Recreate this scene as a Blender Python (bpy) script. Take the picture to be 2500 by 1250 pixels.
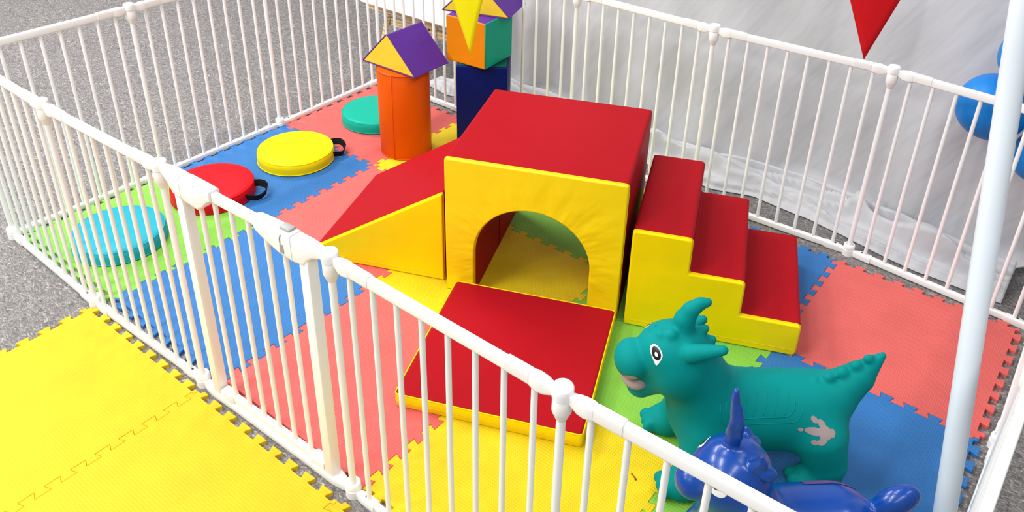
import bpy, bmesh, math, random
import numpy as np
from mathutils import Vector, Matrix
from mathutils.bvhtree import BVHTree
PI = math.pi
random.seed(7)
for o in list(bpy.data.objects):
    bpy.data.objects.remove(o)
scene = bpy.context.scene
COL = scene.collection

# ------------------------------------------------------------------ camera
FPX, CY = 2040.687, 362.414
CAMLOC = Vector((2.983883, -0.928338, 1.783668))
R0 = Vector((0.787179, 0.616440, 0.018716))
R1 = Vector((0.305020, -0.362768, -0.880547))
R2 = Vector((-0.536015, 0.698857, -0.473590))
cam_data = bpy.data.cameras.new('camera')
cam = bpy.data.objects.new('camera', cam_data)
COL.objects.link(cam)
m = Matrix.Identity(4)
for i in range(3):
    m[i][0], m[i][1], m[i][2], m[i][3] = R0[i], -R1[i], -R2[i], CAMLOC[i]
cam.matrix_world = m
cam_data.sensor_fit = 'HORIZONTAL'
cam_data.sensor_width = 36.0
cam_data.lens = FPX / 2500 * 36
cam_data.shift_y = (CY - 625) / 2500
cam_data.clip_start = 0.05
cam_data.clip_end = 60
scene.camera = cam

# ------------------------------------------------------------------ world, hall lamps and added fill row
scene.view_settings.view_transform = 'Standard'
scene.view_settings.look = 'None'
scene.view_settings.gamma = 1
scene.view_settings.use_curve_mapping = False
scene.view_settings.exposure = 0.0
world = bpy.data.worlds.new('hall')
scene.world = world
world.use_nodes = True
bg = world.node_tree.nodes['Background']
bg.inputs[0].default_value = (0.93, 0.95, 1.0, 1)
bg.inputs[1].default_value = 0.29

LAMPS = [(-2.6, 1.6, 180), (-2.6, -1.4, 205), (-2.6, -4.4, 125), (0.6, 1.0, 55), (0.6, -1.9, 105), (0.6, -4.6, 125), (3.8, 1.0, 35), (3.8, -1.9, 50), (3.8, -4.6, 75)]
def area_lamp(name, loc, target, size_x, size_y, power, color=(1, 0.995, 0.988)):
    d = bpy.data.lights.new(name, 'AREA')
    d.shape = 'RECTANGLE'; d.size = size_x; d.size_y = size_y
    d.energy = power; d.color = color
    o = bpy.data.objects.new(name, d); COL.objects.link(o)
    o.location = loc
    o.rotation_euler = (Vector(target) - Vector(loc)).to_track_quat('-Z', 'Y').to_euler()
    return o
# rows of ceiling strip lamps; the row farthest behind the camera is added frontal fill
for lx, ly, pw in LAMPS:
    area_lamp('ceiling_and_fill_lamp', (lx, ly, 4.0), (lx, ly, 0), 0.5, 2.0, pw)

# ------------------------------------------------------------------ helpers
def link(o, parent=None):
    COL.objects.link(o)
    if parent is not None:
        o.parent = parent
    return o

def obj(name, bm, mat, parent=None, smooth=False, loc=None):
    me = bpy.data.meshes.new(name)
    bmesh.ops.recalc_face_normals(bm, faces=bm.faces)
    bm.to_mesh(me); bm.free()
    if smooth is not False:
        me.polygons.foreach_set('use_smooth', [True] * len(me.polygons))
        if smooth is not True:
            me.set_sharp_from_angle(angle=math.radians(smooth))
        for p in me.polygons:
            if p.loop_total > 4: p.use_smooth = False
    mats = mat if isinstance(mat, (list, tuple)) else [mat]
    for mt in mats:
        me.materials.append(mt)
    o = bpy.data.objects.new(name, me)
    if loc is not None:
        o.location = loc
    return link(o, parent)

def tag(o, label, cat, group=None, kind=None):
    o['label'] = label; o['category'] = cat
    if group: o['group'] = group
    if kind: o['kind'] = kind
    return o

def thing(name, label, cat, loc=(0, 0, 0), rz=0, group=None):
    o = bpy.data.objects.new(name, None)
    o.empty_display_size = 0.05
    o.location = loc; o.rotation_euler = (0, 0, rz)
    COL.objects.link(o)
    return tag(o, label, cat, group)

def part_label(o, text):
    o['label'] = text
    return o

def bm_box(bm, c, s, bevel=0.0, seg=2, rot=None):
    r = bmesh.ops.create_cube(bm, size=1.0)
    vs = r['verts']
    for v in vs:
        v.co = Vector((v.co.x * s[0], v.co.y * s[1], v.co.z * s[2]))
    if bevel > 0:
        es = list({e for v in vs for e in v.link_edges})
        rr = bmesh.ops.bevel(bm, geom=es, offset=bevel, segments=seg, affect='EDGES', profile=0.5)
        vs = list({v for f in rr['faces'] for v in f.verts} | {v for v in vs if v.is_valid})
        # collect whole island
        seen = set(vs); st = list(vs)
        while st:
            v = st.pop()
            for e in v.link_edges:
                w = e.other_vert(v)
                if w not in seen:
                    seen.add(w); st.append(w)
        vs = list(seen)
    for v in vs:
        co = v.co.copy()
        if rot is not None:
            co = rot @ co
        v.co = co + Vector(c)
    return vs

def bm_lathe(bm, prof, n=24, c=(0, 0, 0), caps=True):
    rings = []
    for r, z in prof:
        ring = [bm.verts.new((c[0] + r * math.cos(2 * PI * k / n), c[1] + r * math.sin(2 * PI * k / n), c[2] + z)) for k in range(n)]
        rings.append(ring)
    for a, b in zip(rings[:-1], rings[1:]):
        for k in range(n):
            bm.faces.new((a[k], a[(k + 1) % n], b[(k + 1) % n], b[k]))
    if caps:
        bm.faces.new(rings[0][::-1]); bm.faces.new(rings[-1])
    return rings

def bm_tube(bm, pts, rad, n=8, closed=False, caps=True):
    pts = [Vector(p) for p in pts]
    N = len(pts)
    rads = rad if isinstance(rad, (list, tuple)) else [rad] * N
    rings = []
    up = None
    for i in range(N):
        if closed:
            d = pts[(i + 1) % N] - pts[i - 1]
        else:
            d = pts[min(i + 1, N - 1)] - pts[max(i - 1, 0)]
        d.normalize()
        if up is None:
            up = Vector((0, 0, 1)) if abs(d.z) < 0.9 else Vector((1, 0, 0))
        x = d.cross(up)
        if x.length < 1e-5:
            x = d.cross(Vector((0.3, 1, 0.2)))
        x.normalize(); y = x.cross(d); y.normalize(); up = y
        rings.append([bm.verts.new(pts[i] + rads[i] * (math.cos(2 * PI * k / n) * x + math.sin(2 * PI * k / n) * y)) for k in range(n)])
    rng = range(N) if closed else range(N - 1)
    for i in rng:
        a, b = rings[i], rings[(i + 1) % N]
        for k in range(n):
            bm.faces.new((a[k], a[(k + 1) % n], b[(k + 1) % n], b[k]))
    if caps and not closed:
        bm.faces.new(rings[0][::-1]); bm.faces.new(rings[-1])

def bm_prism(bm, poly, y0, y1, caps=(True, True), sides=True):
    """polygon in x,z extruded along y"""
    a = [bm.verts.new((x, y0, z)) for x, z in poly]
    b = [bm.verts.new((x, y1, z)) for x, z in poly]
    n = len(poly)
    if sides:
        for k in range(n):
            bm.faces.new((a[k], a[(k + 1) % n], b[(k + 1) % n], b[k]))
    if caps[0]: bm.faces.new(a)
    if caps[1]: bm.faces.new(b[::-1])
    return a, b

def round_poly(pts, rad, seg=3):
    """round corners of a closed 2-D polygon; rad is a number or a list"""
    out = []
    n = len(pts)
    for i in range(n):
        r = rad[i] if isinstance(rad, (list, tuple)) else rad
        p = Vector(pts[i]); a = Vector(pts[i - 1]); b = Vector(pts[(i + 1) % n])
        if r <= 0:
            out.append(tuple(p)); continue
        la, lb = (a - p).length, (b - p).length
        r1 = min(r, la * 0.48, lb * 0.48)
        s = p + (a - p).normalized() * r1; e = p + (b - p).normalized() * r1
        for k in range(seg + 1):
            t = k / seg
            q = s * (1 - t) ** 2 + p * 2 * t * (1 - t) + e * t * t
            out.append((q.x, q.y))
    return out

def inset_poly(pts, d):
    """offset a closed CCW polygon inwards by d"""
    n = len(pts); out = []
    for i in range(n):
        p = Vector(pts[i]); a = Vector(pts[i - 1]); b = Vector(pts[(i + 1) % n])
        e1 = (p - a); e2 = (b - p)
        if e1.length < 1e-9: e1 = e2.copy()
        if e2.length < 1e-9: e2 = e1.copy()
        e1.normalize(); e2.normalize()
        n1 = Vector((-e1.y, e1.x)); n2 = Vector((-e2.y, e2.x))
        nn = n1 + n2
        if nn.length < 1e-6: nn = n1.copy()
        nn.normalize()
        c = max(0.35, nn.dot(n1))
        q = p + nn * (d / c)
        out.append((q.x, q.y))
    return out

# ------------------------------------------------------------------ materials
def new_mat(name):
    mt = bpy.data.materials.new(name)
    mt.use_nodes = True
    nt = mt.node_tree
    return mt, nt, nt.nodes['Principled BSDF']

def N(nt, typ, **kw):
    n = nt.nodes.new(typ)
    for k, v in kw.items():
        setattr(n, k, v)
    return n

def plain(name, col, rough=0.5, spec=0.4, metal=0.0, coat=0.0):
    mt, nt, b = new_mat(name)
    b.inputs['Base Color'].default_value = (*col, 1)
    b.inputs['Roughness'].default_value = rough
    b.inputs['Specular IOR Level'].default_value = spec
    b.inputs['Metallic'].default_value = metal
    b.inputs['Coat Weight'].default_value = coat
    return mt

def vary(nt, b, col, scale, amount, detail=4):
    """slight procedural unevenness of a colour"""
    tc = N(nt, 'ShaderNodeTexCoord')
    nz = N(nt, 'ShaderNodeTexNoise'); nz.inputs['Scale'].default_value = scale; nz.inputs['Detail'].default_value = detail
    rp = N(nt, 'ShaderNodeMapRange'); rp.inputs[1].default_value = 0.3; rp.inputs[2].default_value = 0.7
    rp.inputs[3].default_value = 1 - amount; rp.inputs[4].default_value = 1 + amount
    mx = N(nt, 'ShaderNodeVectorMath', operation='SCALE'); mx.inputs[0].default_value = col
    nt.links.new(tc.outputs['Object'], nz.inputs['Vector'])
    nt.links.new(nz.outputs['Fac'], rp.inputs[0])
    nt.links.new(rp.outputs[0], mx.inputs['Scale'])
    nt.links.new(mx.outputs[0], b.inputs['Base Color'])
    return tc

def foam_mat(name, col):
    mt, nt, b = new_mat(name)
    tc = vary(nt, b, col, 9.0, 0.06)
    b.inputs['Roughness'].default_value = 0.62
    b.inputs['Specular IOR Level'].default_value = 0.3
    # pressed basket weave of the EVA surface
    w1 = N(nt, 'ShaderNodeTexWave', wave_type='BANDS', bands_direction='X'); w1.inputs['Scale'].default_value = 50
    w2 = N(nt, 'ShaderNodeTexWave', wave_type='BANDS', bands_direction='Y'); w2.inputs['Scale'].default_value = 36
    mul = N(nt, 'ShaderNodeMath', operation='MULTIPLY')
    for w in (w1, w2):
        nt.links.new(tc.outputs['Object'], w.inputs['Vector'])
    nt.links.new(w1.outputs['Fac'], mul.inputs[0]); nt.links.new(w2.outputs['Fac'], mul.inputs[1])
    nz = N(nt, 'ShaderNodeTexNoise'); nz.inputs['Scale'].default_value = 5; nz.inputs['Detail'].default_value = 2
    nt.links.new(tc.outputs['Object'], nz.inputs['Vector'])
    b1 = N(nt, 'ShaderNodeBump'); b1.inputs['Strength'].default_value = 0.55; b1.inputs['Distance'].default_value = 0.0016
    b2 = N(nt, 'ShaderNodeBump'); b2.inputs['Strength'].default_value = 0.35; b2.inputs['Distance'].default_value = 0.012
    nt.links.new(mul.outputs[0], b1.inputs['Height']); nt.links.new(nz.outputs['Fac'], b2.inputs['Height'])
    nt.links.new(b2.outputs[0], b1.inputs['Normal']); nt.links.new(b1.outputs[0], b.inputs['Normal'])
    return mt

def vinyl(name, col, rough=0.45, wrinkle=0.25, scale=5.0, spec=0.12):
    mt, nt, b = new_mat(name)
    tc = vary(nt, b, col, 3.0, 0.035)
    b.inputs['Roughness'].default_value = rough
    b.inputs['Specular IOR Level'].default_value = spec
    nz = N(nt, 'ShaderNodeTexNoise'); nz.inputs['Scale'].default_value = scale; nz.inputs['Detail'].default_value = 2.5
    nf = N(nt, 'ShaderNodeTexNoise'); nf.inputs['Scale'].default_value = 420; nf.inputs['Detail'].default_value = 1
    b1 = N(nt, 'ShaderNodeBump'); b1.inputs['Strength'].default_value = wrinkle; b1.inputs['Distance'].default_value = 0.02
    b2 = N(nt, 'ShaderNodeBump'); b2.inputs['Strength'].default_value = 0.12; b2.inputs['Distance'].default_value = 0.001
    nt.links.new(tc.outputs['Object'], nz.inputs['Vector']); nt.links.new(tc.outputs['Object'], nf.inputs['Vector'])
    nt.links.new(nz.outputs['Fac'], b1.inputs['Height']); nt.links.new(nf.outputs['Fac'], b2.inputs['Height'])
    nt.links.new(b1.outputs[0], b2.inputs['Normal']); nt.links.new(b2.outputs[0], b.inputs['Normal'])
    return mt

def arch_vinyl(name, col, cx, cz):
    """vinyl pulled into soft creases that fan out from the tunnel opening"""
    mt, nt, b = new_mat(name)
    tc = vary(nt, b, col, 3.0, 0.03)
    b.inputs['Roughness'].default_value = 0.42
    b.inputs['Specular IOR Level'].default_value = 0.4
    sp = N(nt, 'ShaderNodeSeparateXYZ'); nt.links.new(tc.outputs['Object'], sp.inputs[0])
    sx = N(nt, 'ShaderNodeMath', operation='SUBTRACT'); sx.inputs[1].default_value = cx
    sz = N(nt, 'ShaderNodeMath', operation='SUBTRACT'); sz.inputs[1].default_value = cz
    nt.links.new(sp.outputs['X'], sx.inputs[0]); nt.links.new(sp.outputs['Z'], sz.inputs[0])
    at = N(nt, 'ShaderNodeMath', operation='ARCTAN2'); nt.links.new(sz.outputs[0], at.inputs[0]); nt.links.new(sx.outputs[0], at.inputs[1])
    xx = N(nt, 'ShaderNodeMath', operation='MULTIPLY'); nt.links.new(sx.outputs[0], xx.inputs[0]); nt.links.new(sx.outputs[0], xx.inputs[1])
    zz = N(nt, 'ShaderNodeMath', operation='MULTIPLY_ADD'); nt.links.new(sz.outputs[0], zz.inputs[0]); nt.links.new(sz.outputs[0], zz.inputs[1]); nt.links.new(xx.outputs[0], zz.inputs[2])
    rr = N(nt, 'ShaderNodeMath', operation='SQRT'); nt.links.new(zz.outputs[0], rr.inputs[0])
    a2 = N(nt, 'ShaderNodeMath', operation='MULTIPLY'); a2.inputs[1].default_value = 2.1; nt.links.new(at.outputs[0], a2.inputs[0])
    r2 = N(nt, 'ShaderNodeMath', operation='MULTIPLY'); r2.inputs[1].default_value = 3.5; nt.links.new(rr.outputs[0], r2.inputs[0])
    cb = N(nt, 'ShaderNodeCombineXYZ'); nt.links.new(a2.outputs[0], cb.inputs[0]); nt.links.new(r2.outputs[0], cb.inputs[1])
    nz = N(nt, 'ShaderNodeTexNoise'); nz.inputs['Scale'].default_value = 1.6; nz.inputs['Detail'].default_value = 2.5
    nt.links.new(cb.outputs[0], nz.inputs['Vector'])
    fall = N(nt, 'ShaderNodeMapRange'); fall.inputs[1].default_value = 0.19; fall.inputs[2].default_value = 0.42
    fall.inputs[3].default_value = 1.0; fall.inputs[4].default_value = 0.15
    nt.links.new(rr.outputs[0], fall.inputs[0])
    hh = N(nt, 'ShaderNodeMath', operation='MULTIPLY'); nt.links.new(nz.outputs['Fac'], hh.inputs[0]); nt.links.new(fall.outputs[0], hh.inputs[1])
    b1 = N(nt, 'ShaderNodeBump'); b1.inputs['Strength'].default_value = 0.42; b1.inputs['Distance'].default_value = 0.03
    nt.links.new(hh.outputs[0], b1.inputs['Height']); nt.links.new(b1.outputs[0], b.inputs['Normal'])
    return mt

def rubber(name, col, rough, spec, coat=0.0, bump=0.1, sc=26):
    mt, nt, b = new_mat(name)
    tc = vary(nt, b, col, 5.0, 0.05)
    b.inputs['Roughness'].default_value = rough
    b.inputs['Specular IOR Level'].default_value = spec
    b.inputs['Coat Weight'].default_value = coat
    b.inputs['Coat Roughness'].default_value = 0.12
    nz = N(nt, 'ShaderNodeTexNoise'); nz.inputs['Scale'].default_value = sc; nz.inputs['Detail'].default_value = 2
    b1 = N(nt, 'ShaderNodeBump'); b1.inputs['Strength'].default_value = bump; b1.inputs['Distance'].default_value = 0.004
    nt.links.new(tc.outputs['Object'], nz.inputs['Vector'])
    nt.links.new(nz.outputs['Fac'], b1.inputs['Height']); nt.links.new(b1.outputs[0], b.inputs['Normal'])
    return mt

def floor_mat():
    mt, nt, b = new_mat('speckled_vinyl_floor')
    tc = N(nt, 'ShaderNodeTexCoord')
    mp = N(nt, 'ShaderNodeMapping'); mp.inputs['Rotation'].default_value = (0, 0, 0.7); mp.inputs['Scale'].default_value = (1, 2.1, 1)
    nt.links.new(tc.outputs['Object'], mp.inputs[0])
    nz = N(nt, 'ShaderNodeTexNoise'); nz.inputs['Scale'].default_value = 62; nz.inputs['Detail'].default_value = 2.2; nz.inputs['Distortion'].default_value = 1.6
    nt.links.new(mp.outputs[0], nz.inputs['Vector'])
    cr = N(nt, 'ShaderNodeValToRGB')
    cr.color_ramp.elements[0].position = 0.30; cr.color_ramp.elements[0].color = (0.080, 0.072, 0.070, 1)
    cr.color_ramp.elements[1].position = 0.72; cr.color_ramp.elements[1].color = (0.40, 0.375, 0.36, 1)
    e = cr.color_ramp.elements.new(0.47); e.color = (0.158, 0.146, 0.141, 1)
    e = cr.color_ramp.elements.new(0.57); e.color = (0.218, 0.204, 0.196, 1)
    nt.links.new(nz.outputs['Fac'], cr.inputs[0])
    vo = N(nt, 'ShaderNodeTexVoronoi'); vo.inputs['Scale'].default_value = 34
    nt.links.new(mp.outputs[0], vo.inputs['Vector'])
    lt = N(nt, 'ShaderNodeMath', operation='LESS_THAN'); lt.inputs[1].default_value = 0.10
    nt.links.new(vo.outputs['Distance'], lt.inputs[0])
    sp = N(nt, 'ShaderNodeSeparateColor'); nt.links.new(vo.outputs['Color'], sp.inputs[0])
    c2 = N(nt, 'ShaderNodeValToRGB'); c2.color_ramp.interpolation = 'CONSTANT'
    c2.color_ramp.elements[0].color = (0.035, 0.03, 0.03, 1); c2.color_ramp.elements[1].position = 0.6; c2.color_ramp.elements[1].color = (0.62, 0.6, 0.58, 1)
    nt.links.new(sp.outputs[0], c2.inputs[0])
    mx = N(nt, 'ShaderNodeMix', data_type='RGBA')
    nt.links.new(lt.outputs[0], mx.inputs[0]); nt.links.new(cr.outputs[0], mx.inputs[6]); nt.links.new(c2.outputs[0], mx.inputs[7])
    nt.links.new(mx.outputs[2], b.inputs['Base Color'])
    b.inputs['Roughness'].default_value = 0.5
    b.inputs['Specular IOR Level'].default_value = 0.35
    return mt

def cloth_mat(name, col):
    mt, nt, b = new_mat(name)
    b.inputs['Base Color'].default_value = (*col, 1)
    b.inputs['Roughness'].default_value = 0.6
    b.inputs['Specular IOR Level'].default_value = 0.25
    b.inputs['Sheen Weight'].default_value = 0.2
    tc = N(nt, 'ShaderNodeTexCoord')
    m0 = N(nt, 'ShaderNodeMapping'); m0.inputs['Rotation'].default_value = (0, math.radians(-30), 0)
    mp = N(nt, 'ShaderNodeMapping'); mp.inputs['Scale'].default_value = (3.4, 2, 0.8)
    nt.links.new(tc.outputs['Object'], m0.inputs[0]); nt.links.new(m0.outputs[0], mp.inputs[0])
    nz = N(nt, 'ShaderNodeTexNoise'); nz.inputs['Scale'].default_value = 2.2; nz.inputs['Detail'].default_value = 3.5; nz.inputs['Roughness'].default_value = 0.5
    nt.links.new(mp.outputs[0], nz.inputs['Vector'])
    b1 = N(nt, 'ShaderNodeBump'); b1.inputs['Strength'].default_value = 0.32; b1.inputs['Distance'].default_value = 0.04
    nt.links.new(nz.outputs['Fac'], b1.inputs['Height']); nt.links.new(b1.outputs[0], b.inputs['Normal'])
    return mt

def thin_cloth(name, col):
    mt, nt, b = new_mat(name)
    b.inputs['Base Color'].default_value = (*col, 1)
    b.inputs['Roughness'].default_value = 0.6
    b.inputs['Specular IOR Level'].default_value = 0.2
    tr = N(nt, 'ShaderNodeBsdfTranslucent'); tr.inputs['Color'].default_value = (*col, 1)
    mx = N(nt, 'ShaderNodeMixShader'); mx.inputs[0].default_value = 0.4
    nt.links.new(b.outputs[0], mx.inputs[1]); nt.links.new(tr.outputs[0], mx.inputs[2])
    nt.links.new(mx.outputs[0], nt.nodes['Material Output'].inputs['Surface'])
    return mt

def wood_mat():
    mt, nt, b = new_mat('pine_wood')
    tc = N(nt, 'ShaderNodeTexCoord')
    mp = N(nt, 'ShaderNodeMapping'); mp.inputs['Scale'].default_value = (1.5, 8, 10)
    nt.links.new(tc.outputs['Object'], mp.inputs[0])
    w = N(nt, 'ShaderNodeTexWave', wave_type='BANDS', bands_direction='Z'); w.inputs['Scale'].default_value = 1.6; w.inputs['Distortion'].default_value = 6; w.inputs['Detail'].default_value = 2
    nt.links.new(mp.outputs[0], w.inputs['Vector'])
    cr = N(nt, 'ShaderNodeValToRGB')
    cr.color_ramp.elements[0].color = (0.52, 0.34, 0.17, 1); cr.color_ramp.elements[1].color = (0.80, 0.62, 0.38, 1)
    nt.links.new(w.outputs['Fac'], cr.inputs[0]); nt.links.new(cr.outputs[0], b.inputs['Base Color'])
    b.inputs['Roughness'].default_value = 0.55
    return mt

M = {}
M['green'] = foam_mat('green_foam', (0.22, 0.52, 0.060))
M['blue'] = foam_mat('blue_foam', (0.029, 0.160, 0.43))
M['coral'] = foam_mat('coral_foam', (0.66, 0.118, 0.104))
M['yellow'] = foam_mat('yellow_foam', (0.74, 0.54, 0.005))
M['outer_yellow'] = foam_mat('bright_yellow_foam', (0.70, 0.455, 0.007))
M['white'] = plain('white_enamel', (0.93, 0.925, 0.905), 0.35, 0.5)
M['white_plastic'] = plain('white_plastic', (0.93, 0.925, 0.905), 0.4, 0.45)
M['cream_plastic'] = plain('cream_plastic', (0.89, 0.87, 0.83), 0.45, 0.4)
M['grey_plastic'] = plain('grey_plastic', (0.33, 0.33, 0.32), 0.4, 0.4)
M['screw'] = plain('dark_screw', (0.08, 0.075, 0.07), 0.4, 0.5, 0.8)
M['red_vinyl'] = vinyl('red_vinyl', (0.37, 0.006, 0.012), 0.5, 0.10, 4, 0.05)
M['yellow_vinyl'] = vinyl('yellow_vinyl', (0.93, 0.68, 0.002), 0.42, 0.35, 6)
M['arch_vinyl'] = arch_vinyl('creased_yellow_vinyl', (0.93, 0.68, 0.002), 0.293, 0.17)
M['roof_yellow'] = vinyl('pale_yellow_vinyl', (0.84, 0.58, 0.04), 0.45, 0.35, 9)
M['purple_vinyl'] = vinyl('purple_vinyl', (0.105, 0.03, 0.27), 0.45, 0.3, 9)
M['orange_vinyl'] = vinyl('deep_orange_vinyl', (0.66, 0.085, 0.001), 0.4, 0.15, 6)
M['cube_orange'] = vinyl('orange_vinyl', (0.74, 0.22, 0.004), 0.42, 0.3, 9)
M['teal_vinyl'] = vinyl('teal_green_vinyl', (0.004, 0.34, 0.23), 0.4, 0.25, 9)
M['navy_vinyl'] = vinyl('navy_vinyl', (0.001, 0.007, 0.105), 0.45, 0.15, 8, 0.12)
M['dark_green_vinyl'] = vinyl('dark_green_vinyl', (0.003, 0.09, 0.05), 0.45, 0.2, 8)
M['disc_cyan'] = vinyl('cyan_vinyl', (0.018, 0.36, 0.47), 0.4, 0.10, 6)
M['disc_red'] = vinyl('bright_red_vinyl', (0.60, 0.005, 0.012), 0.4, 0.15, 7)
M['disc_yellow'] = vinyl('lemon_vinyl', (0.82, 0.67, 0.002), 0.4, 0.2, 7)
M['disc_green'] = vinyl('sea_green_vinyl', (0.004, 0.40, 0.28), 0.4, 0.08, 6)
M['strap'] = plain('black_webbing', (0.006, 0.006, 0.007), 0.7, 0.2)
M['teal_rubber'] = rubber('teal_rubber', (0.001, 0.235, 0.225), 0.6, 0.07, 0, 0.05)
M['blue_rubber'] = rubber('glossy_blue_rubber', (0.001, 0.052, 0.31), 0.25, 0.45, 0.15, 0.12, 18)
M['pink_paint'] = plain('greyish_pink_paint', (0.36, 0.275, 0.265), 0.5, 0.3)
M['eye_white'] = plain('white_paint', (0.86, 0.86, 0.86), 0.35, 0.4)
M['eye_black'] = plain('black_paint', (0.008, 0.008, 0.01), 0.3, 0.4)
M['magenta_paint'] = plain('purple_pink_paint', (0.12, 0.04, 0.22), 0.35, 0.4)
M['brown_paint'] = plain('brown_paint', (0.35, 0.15, 0.06), 0.4, 0.4)
M['pole'] = plain('white_pole_bluish_reflection_tint', (0.78, 0.85, 0.92), 0.3, 0.5)  # white pole; the bluish tint of cool reflected light is put into its colour
M['flag_red'] = thin_cloth('red_bunting_cloth', (0.86, 0.020, 0.030))
M['flag_yellow'] = thin_cloth('yellow_bunting_cloth', (0.95, 0.86, 0.004))
M['string'] = plain('white_cord', (0.8, 0.8, 0.8), 0.7, 0.2)
M['balloon'] = rubber('blue_latex', (0.006, 0.20, 0.60), 0.4, 0.3, 0.0, 0.0)
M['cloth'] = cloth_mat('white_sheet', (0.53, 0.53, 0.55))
M['wood'] = wood_mat()
M['board'] = plain('white_board', (0.86, 0.86, 0.85), 0.4, 0.4)
M['scrap'] = plain('brown_scrap', (0.22, 0.07, 0.02), 0.7, 0.2)
M['floor'] = floor_mat()

# ------------------------------------------------------------------ floor
FZ = -0.0125
bm = bmesh.new()
vs = [bm.verts.new(p) for p in ((-9, -5, FZ), (9, -5, FZ), (9, 11, FZ), (-9, 11, FZ))]
bm.faces.new(vs)
o = obj('floor', bm, M['floor']); o['kind'] = 'structure'

# ------------------------------------------------------------------ puzzle mats
T = 0.6
def edge_curve(flip):
    """dovetail joint along a mat edge of length T, offset d to either side of the nominal line"""
    n, d, dl = 18, 0.0108, 0.0043
    p = T / n
    pts = [(0.0, 0.0), (p * 0.42, 0.0)]
    bounds = [p * 0.42] + [p * (k + 1) for k in range(n - 1)] + [T - p * 0.42]
    for k in range(n):
        s = 1 if k % 2 == 0 else -1
        a, b = bounds[k], bounds[k + 1]
        ga = dl if k > 0 else 0; gb = dl if k < n - 1 else 0
        pts += [(a - ga, s * d), (b + gb, s * d)]
    pts += [(T - p * 0.42, 0.0), (T, 0.0)]
    if flip:
        pts = [(x, -y) for x, y in pts]
    # round the free corners slightly
    out = [pts[0]]
    for i in range(1, len(pts) - 1):
        q, a, b = Vector(pts[i]), Vector(pts[i - 1]), Vector(pts[i + 1])
        r = min(0.0036, (a - q).length * 0.4, (b - q).length * 0.4)
        s = q + (a - q).normalized() * r; e = q + (b - q).normalized() * r
        for t in (0.0, 0.5, 1.0):
            w = s * (1 - t) ** 2 + q * 2 * t * (1 - t) + e * t * t
            out.append((w.x, w.y))
    out.append(pts[-1])
    return out

def mat_outline():
    hx = edge_curve(False)                       # edges along x: +y bump first
    vx = edge_curve(True)
    out = []
    out += [(x, y) for x, y in hx[:-1]]                            # bottom, left to right
    out += [(T - y, x) for x, y in vx[:-1]]                        # right, upwards
    out += [(x, T + y) for x, y in hx[::-1][:-1]]                  # top, right to left
    out += [(-y, x) for x, y in vx[::-1][:-1]]                     # left, downwards
    return out
OUTLINE = mat_outline()
def mat_mesh(mat):
    bm = bmesh.new()
    o0 = inset_poly(OUTLINE, 0.0004); o1 = inset_poly(OUTLINE, 0.0015)
    lo = [bm.verts.new((x, y, -0.0125)) for x, y in o0]
    mi = [bm.verts.new((x, y, -0.0012)) for x, y in o0]
    hi = [bm.verts.new((x, y, 0.0)) for x, y in o1]
    n = len(lo)
    for a, b in ((lo, mi), (mi, hi)):
        for k in range(n):
            bm.faces.new((a[k], a[(k + 1) % n], b[(k + 1) % n], b[k]))
    bm.faces.new(hi)
    bm.faces.new(lo[::-1])
    bmesh.ops.recalc_face_normals(bm, faces=bm.faces)
    me = bpy.data.meshes.new('foam_mat')
    bm.to_mesh(me); bm.free()
    me.materials.append(mat)
    return me
MAT_ME = {k: mat_mesh(M[k]) for k in ('green', 'blue', 'coral', 'yellow', 'outer_yellow')}
CYCLE = ['green', 'blue', 'coral', 'yellow']
MAT_LABEL = {
    (0, 0): 'green puzzle foam mat under the round cyan cushion',
    (1, 0): 'blue puzzle foam mat under the round yellow cushion',
    (2, 0): 'coral puzzle foam mat under the round green cushion, in the far left corner',
    (0, 1): 'blue puzzle foam mat just behind the left part of the gate',
    (1, 1): 'coral puzzle foam mat partly under the low end of the red and yellow slide wedge',
    (2, 1): 'yellow puzzle foam mat under the navy tower block',
    (0, 2): 'coral puzzle foam mat behind the right gate post, left of the landing mat',
    (1, 2): 'yellow puzzle foam mat inside the arch tunnel',
    (2, 2): 'green puzzle foam mat behind the arch tunnel, seen through its opening',
    (0, 3): 'yellow puzzle foam mat under the front edge of the red landing mat',
    (1, 3): 'green puzzle foam mat under the head of the teal dragon',
    (2, 3): 'blue puzzle foam mat behind the red and yellow steps, by the back fence',
    (0, 4): 'green puzzle foam mat under the glossy blue hopper',
    (1, 4): 'blue puzzle foam mat beside the tail of the teal dragon',
    (2, 4): 'coral puzzle foam mat lying bare to the right of the red and yellow steps'}
for u in range(3):
    for v in range(5):
        c = CYCLE[(u + v) % 4]
        o = bpy.data.objects.new('foam_mat', MAT_ME[c]); COL.objects.link(o)
        o.location = (1.2 + (T * v - 1.2) * 1.004, 1.2 + (T * u - 1.2) * 0.989, 0)
        o.scale = (1.004, 0.989, 1)
        tag(o, MAT_LABEL[(u, v)], 'foam mat', 'puzzle mats inside the playpen')
for k, lab in enumerate(('bright yellow puzzle mat outside the fence, farthest left, with the far corner free',
                         'bright yellow puzzle mat outside the fence, the middle one of three in a row',
                         'bright yellow puzzle mat outside the fence at the bottom edge, below the right gate post')):
    o = bpy.data.objects.new('foam_mat', MAT_ME['outer_yellow']); COL.objects.link(o)
    o.location = (0.583 + 0.6 * k, -0.651, 0.0)
    tag(o, lab, 'foam mat', 'yellow mats outside the fence')
# a small scrap on the yellow mat
bm = bmesh.new()
bm_tube(bm, [(2.316, 0.487, 0.002), (2.323, 0.483, 0.003), (2.331, 0.480, 0.002), (2.335, 0.476, 0.002)], [0.0022, 0.0012, 0.002, 0.0026], 6)
tag(obj('leaf_scrap', bm, M['scrap'], smooth=True), 'tiny brown scrap lying on the yellow mat behind the fence', 'scrap')

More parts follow.
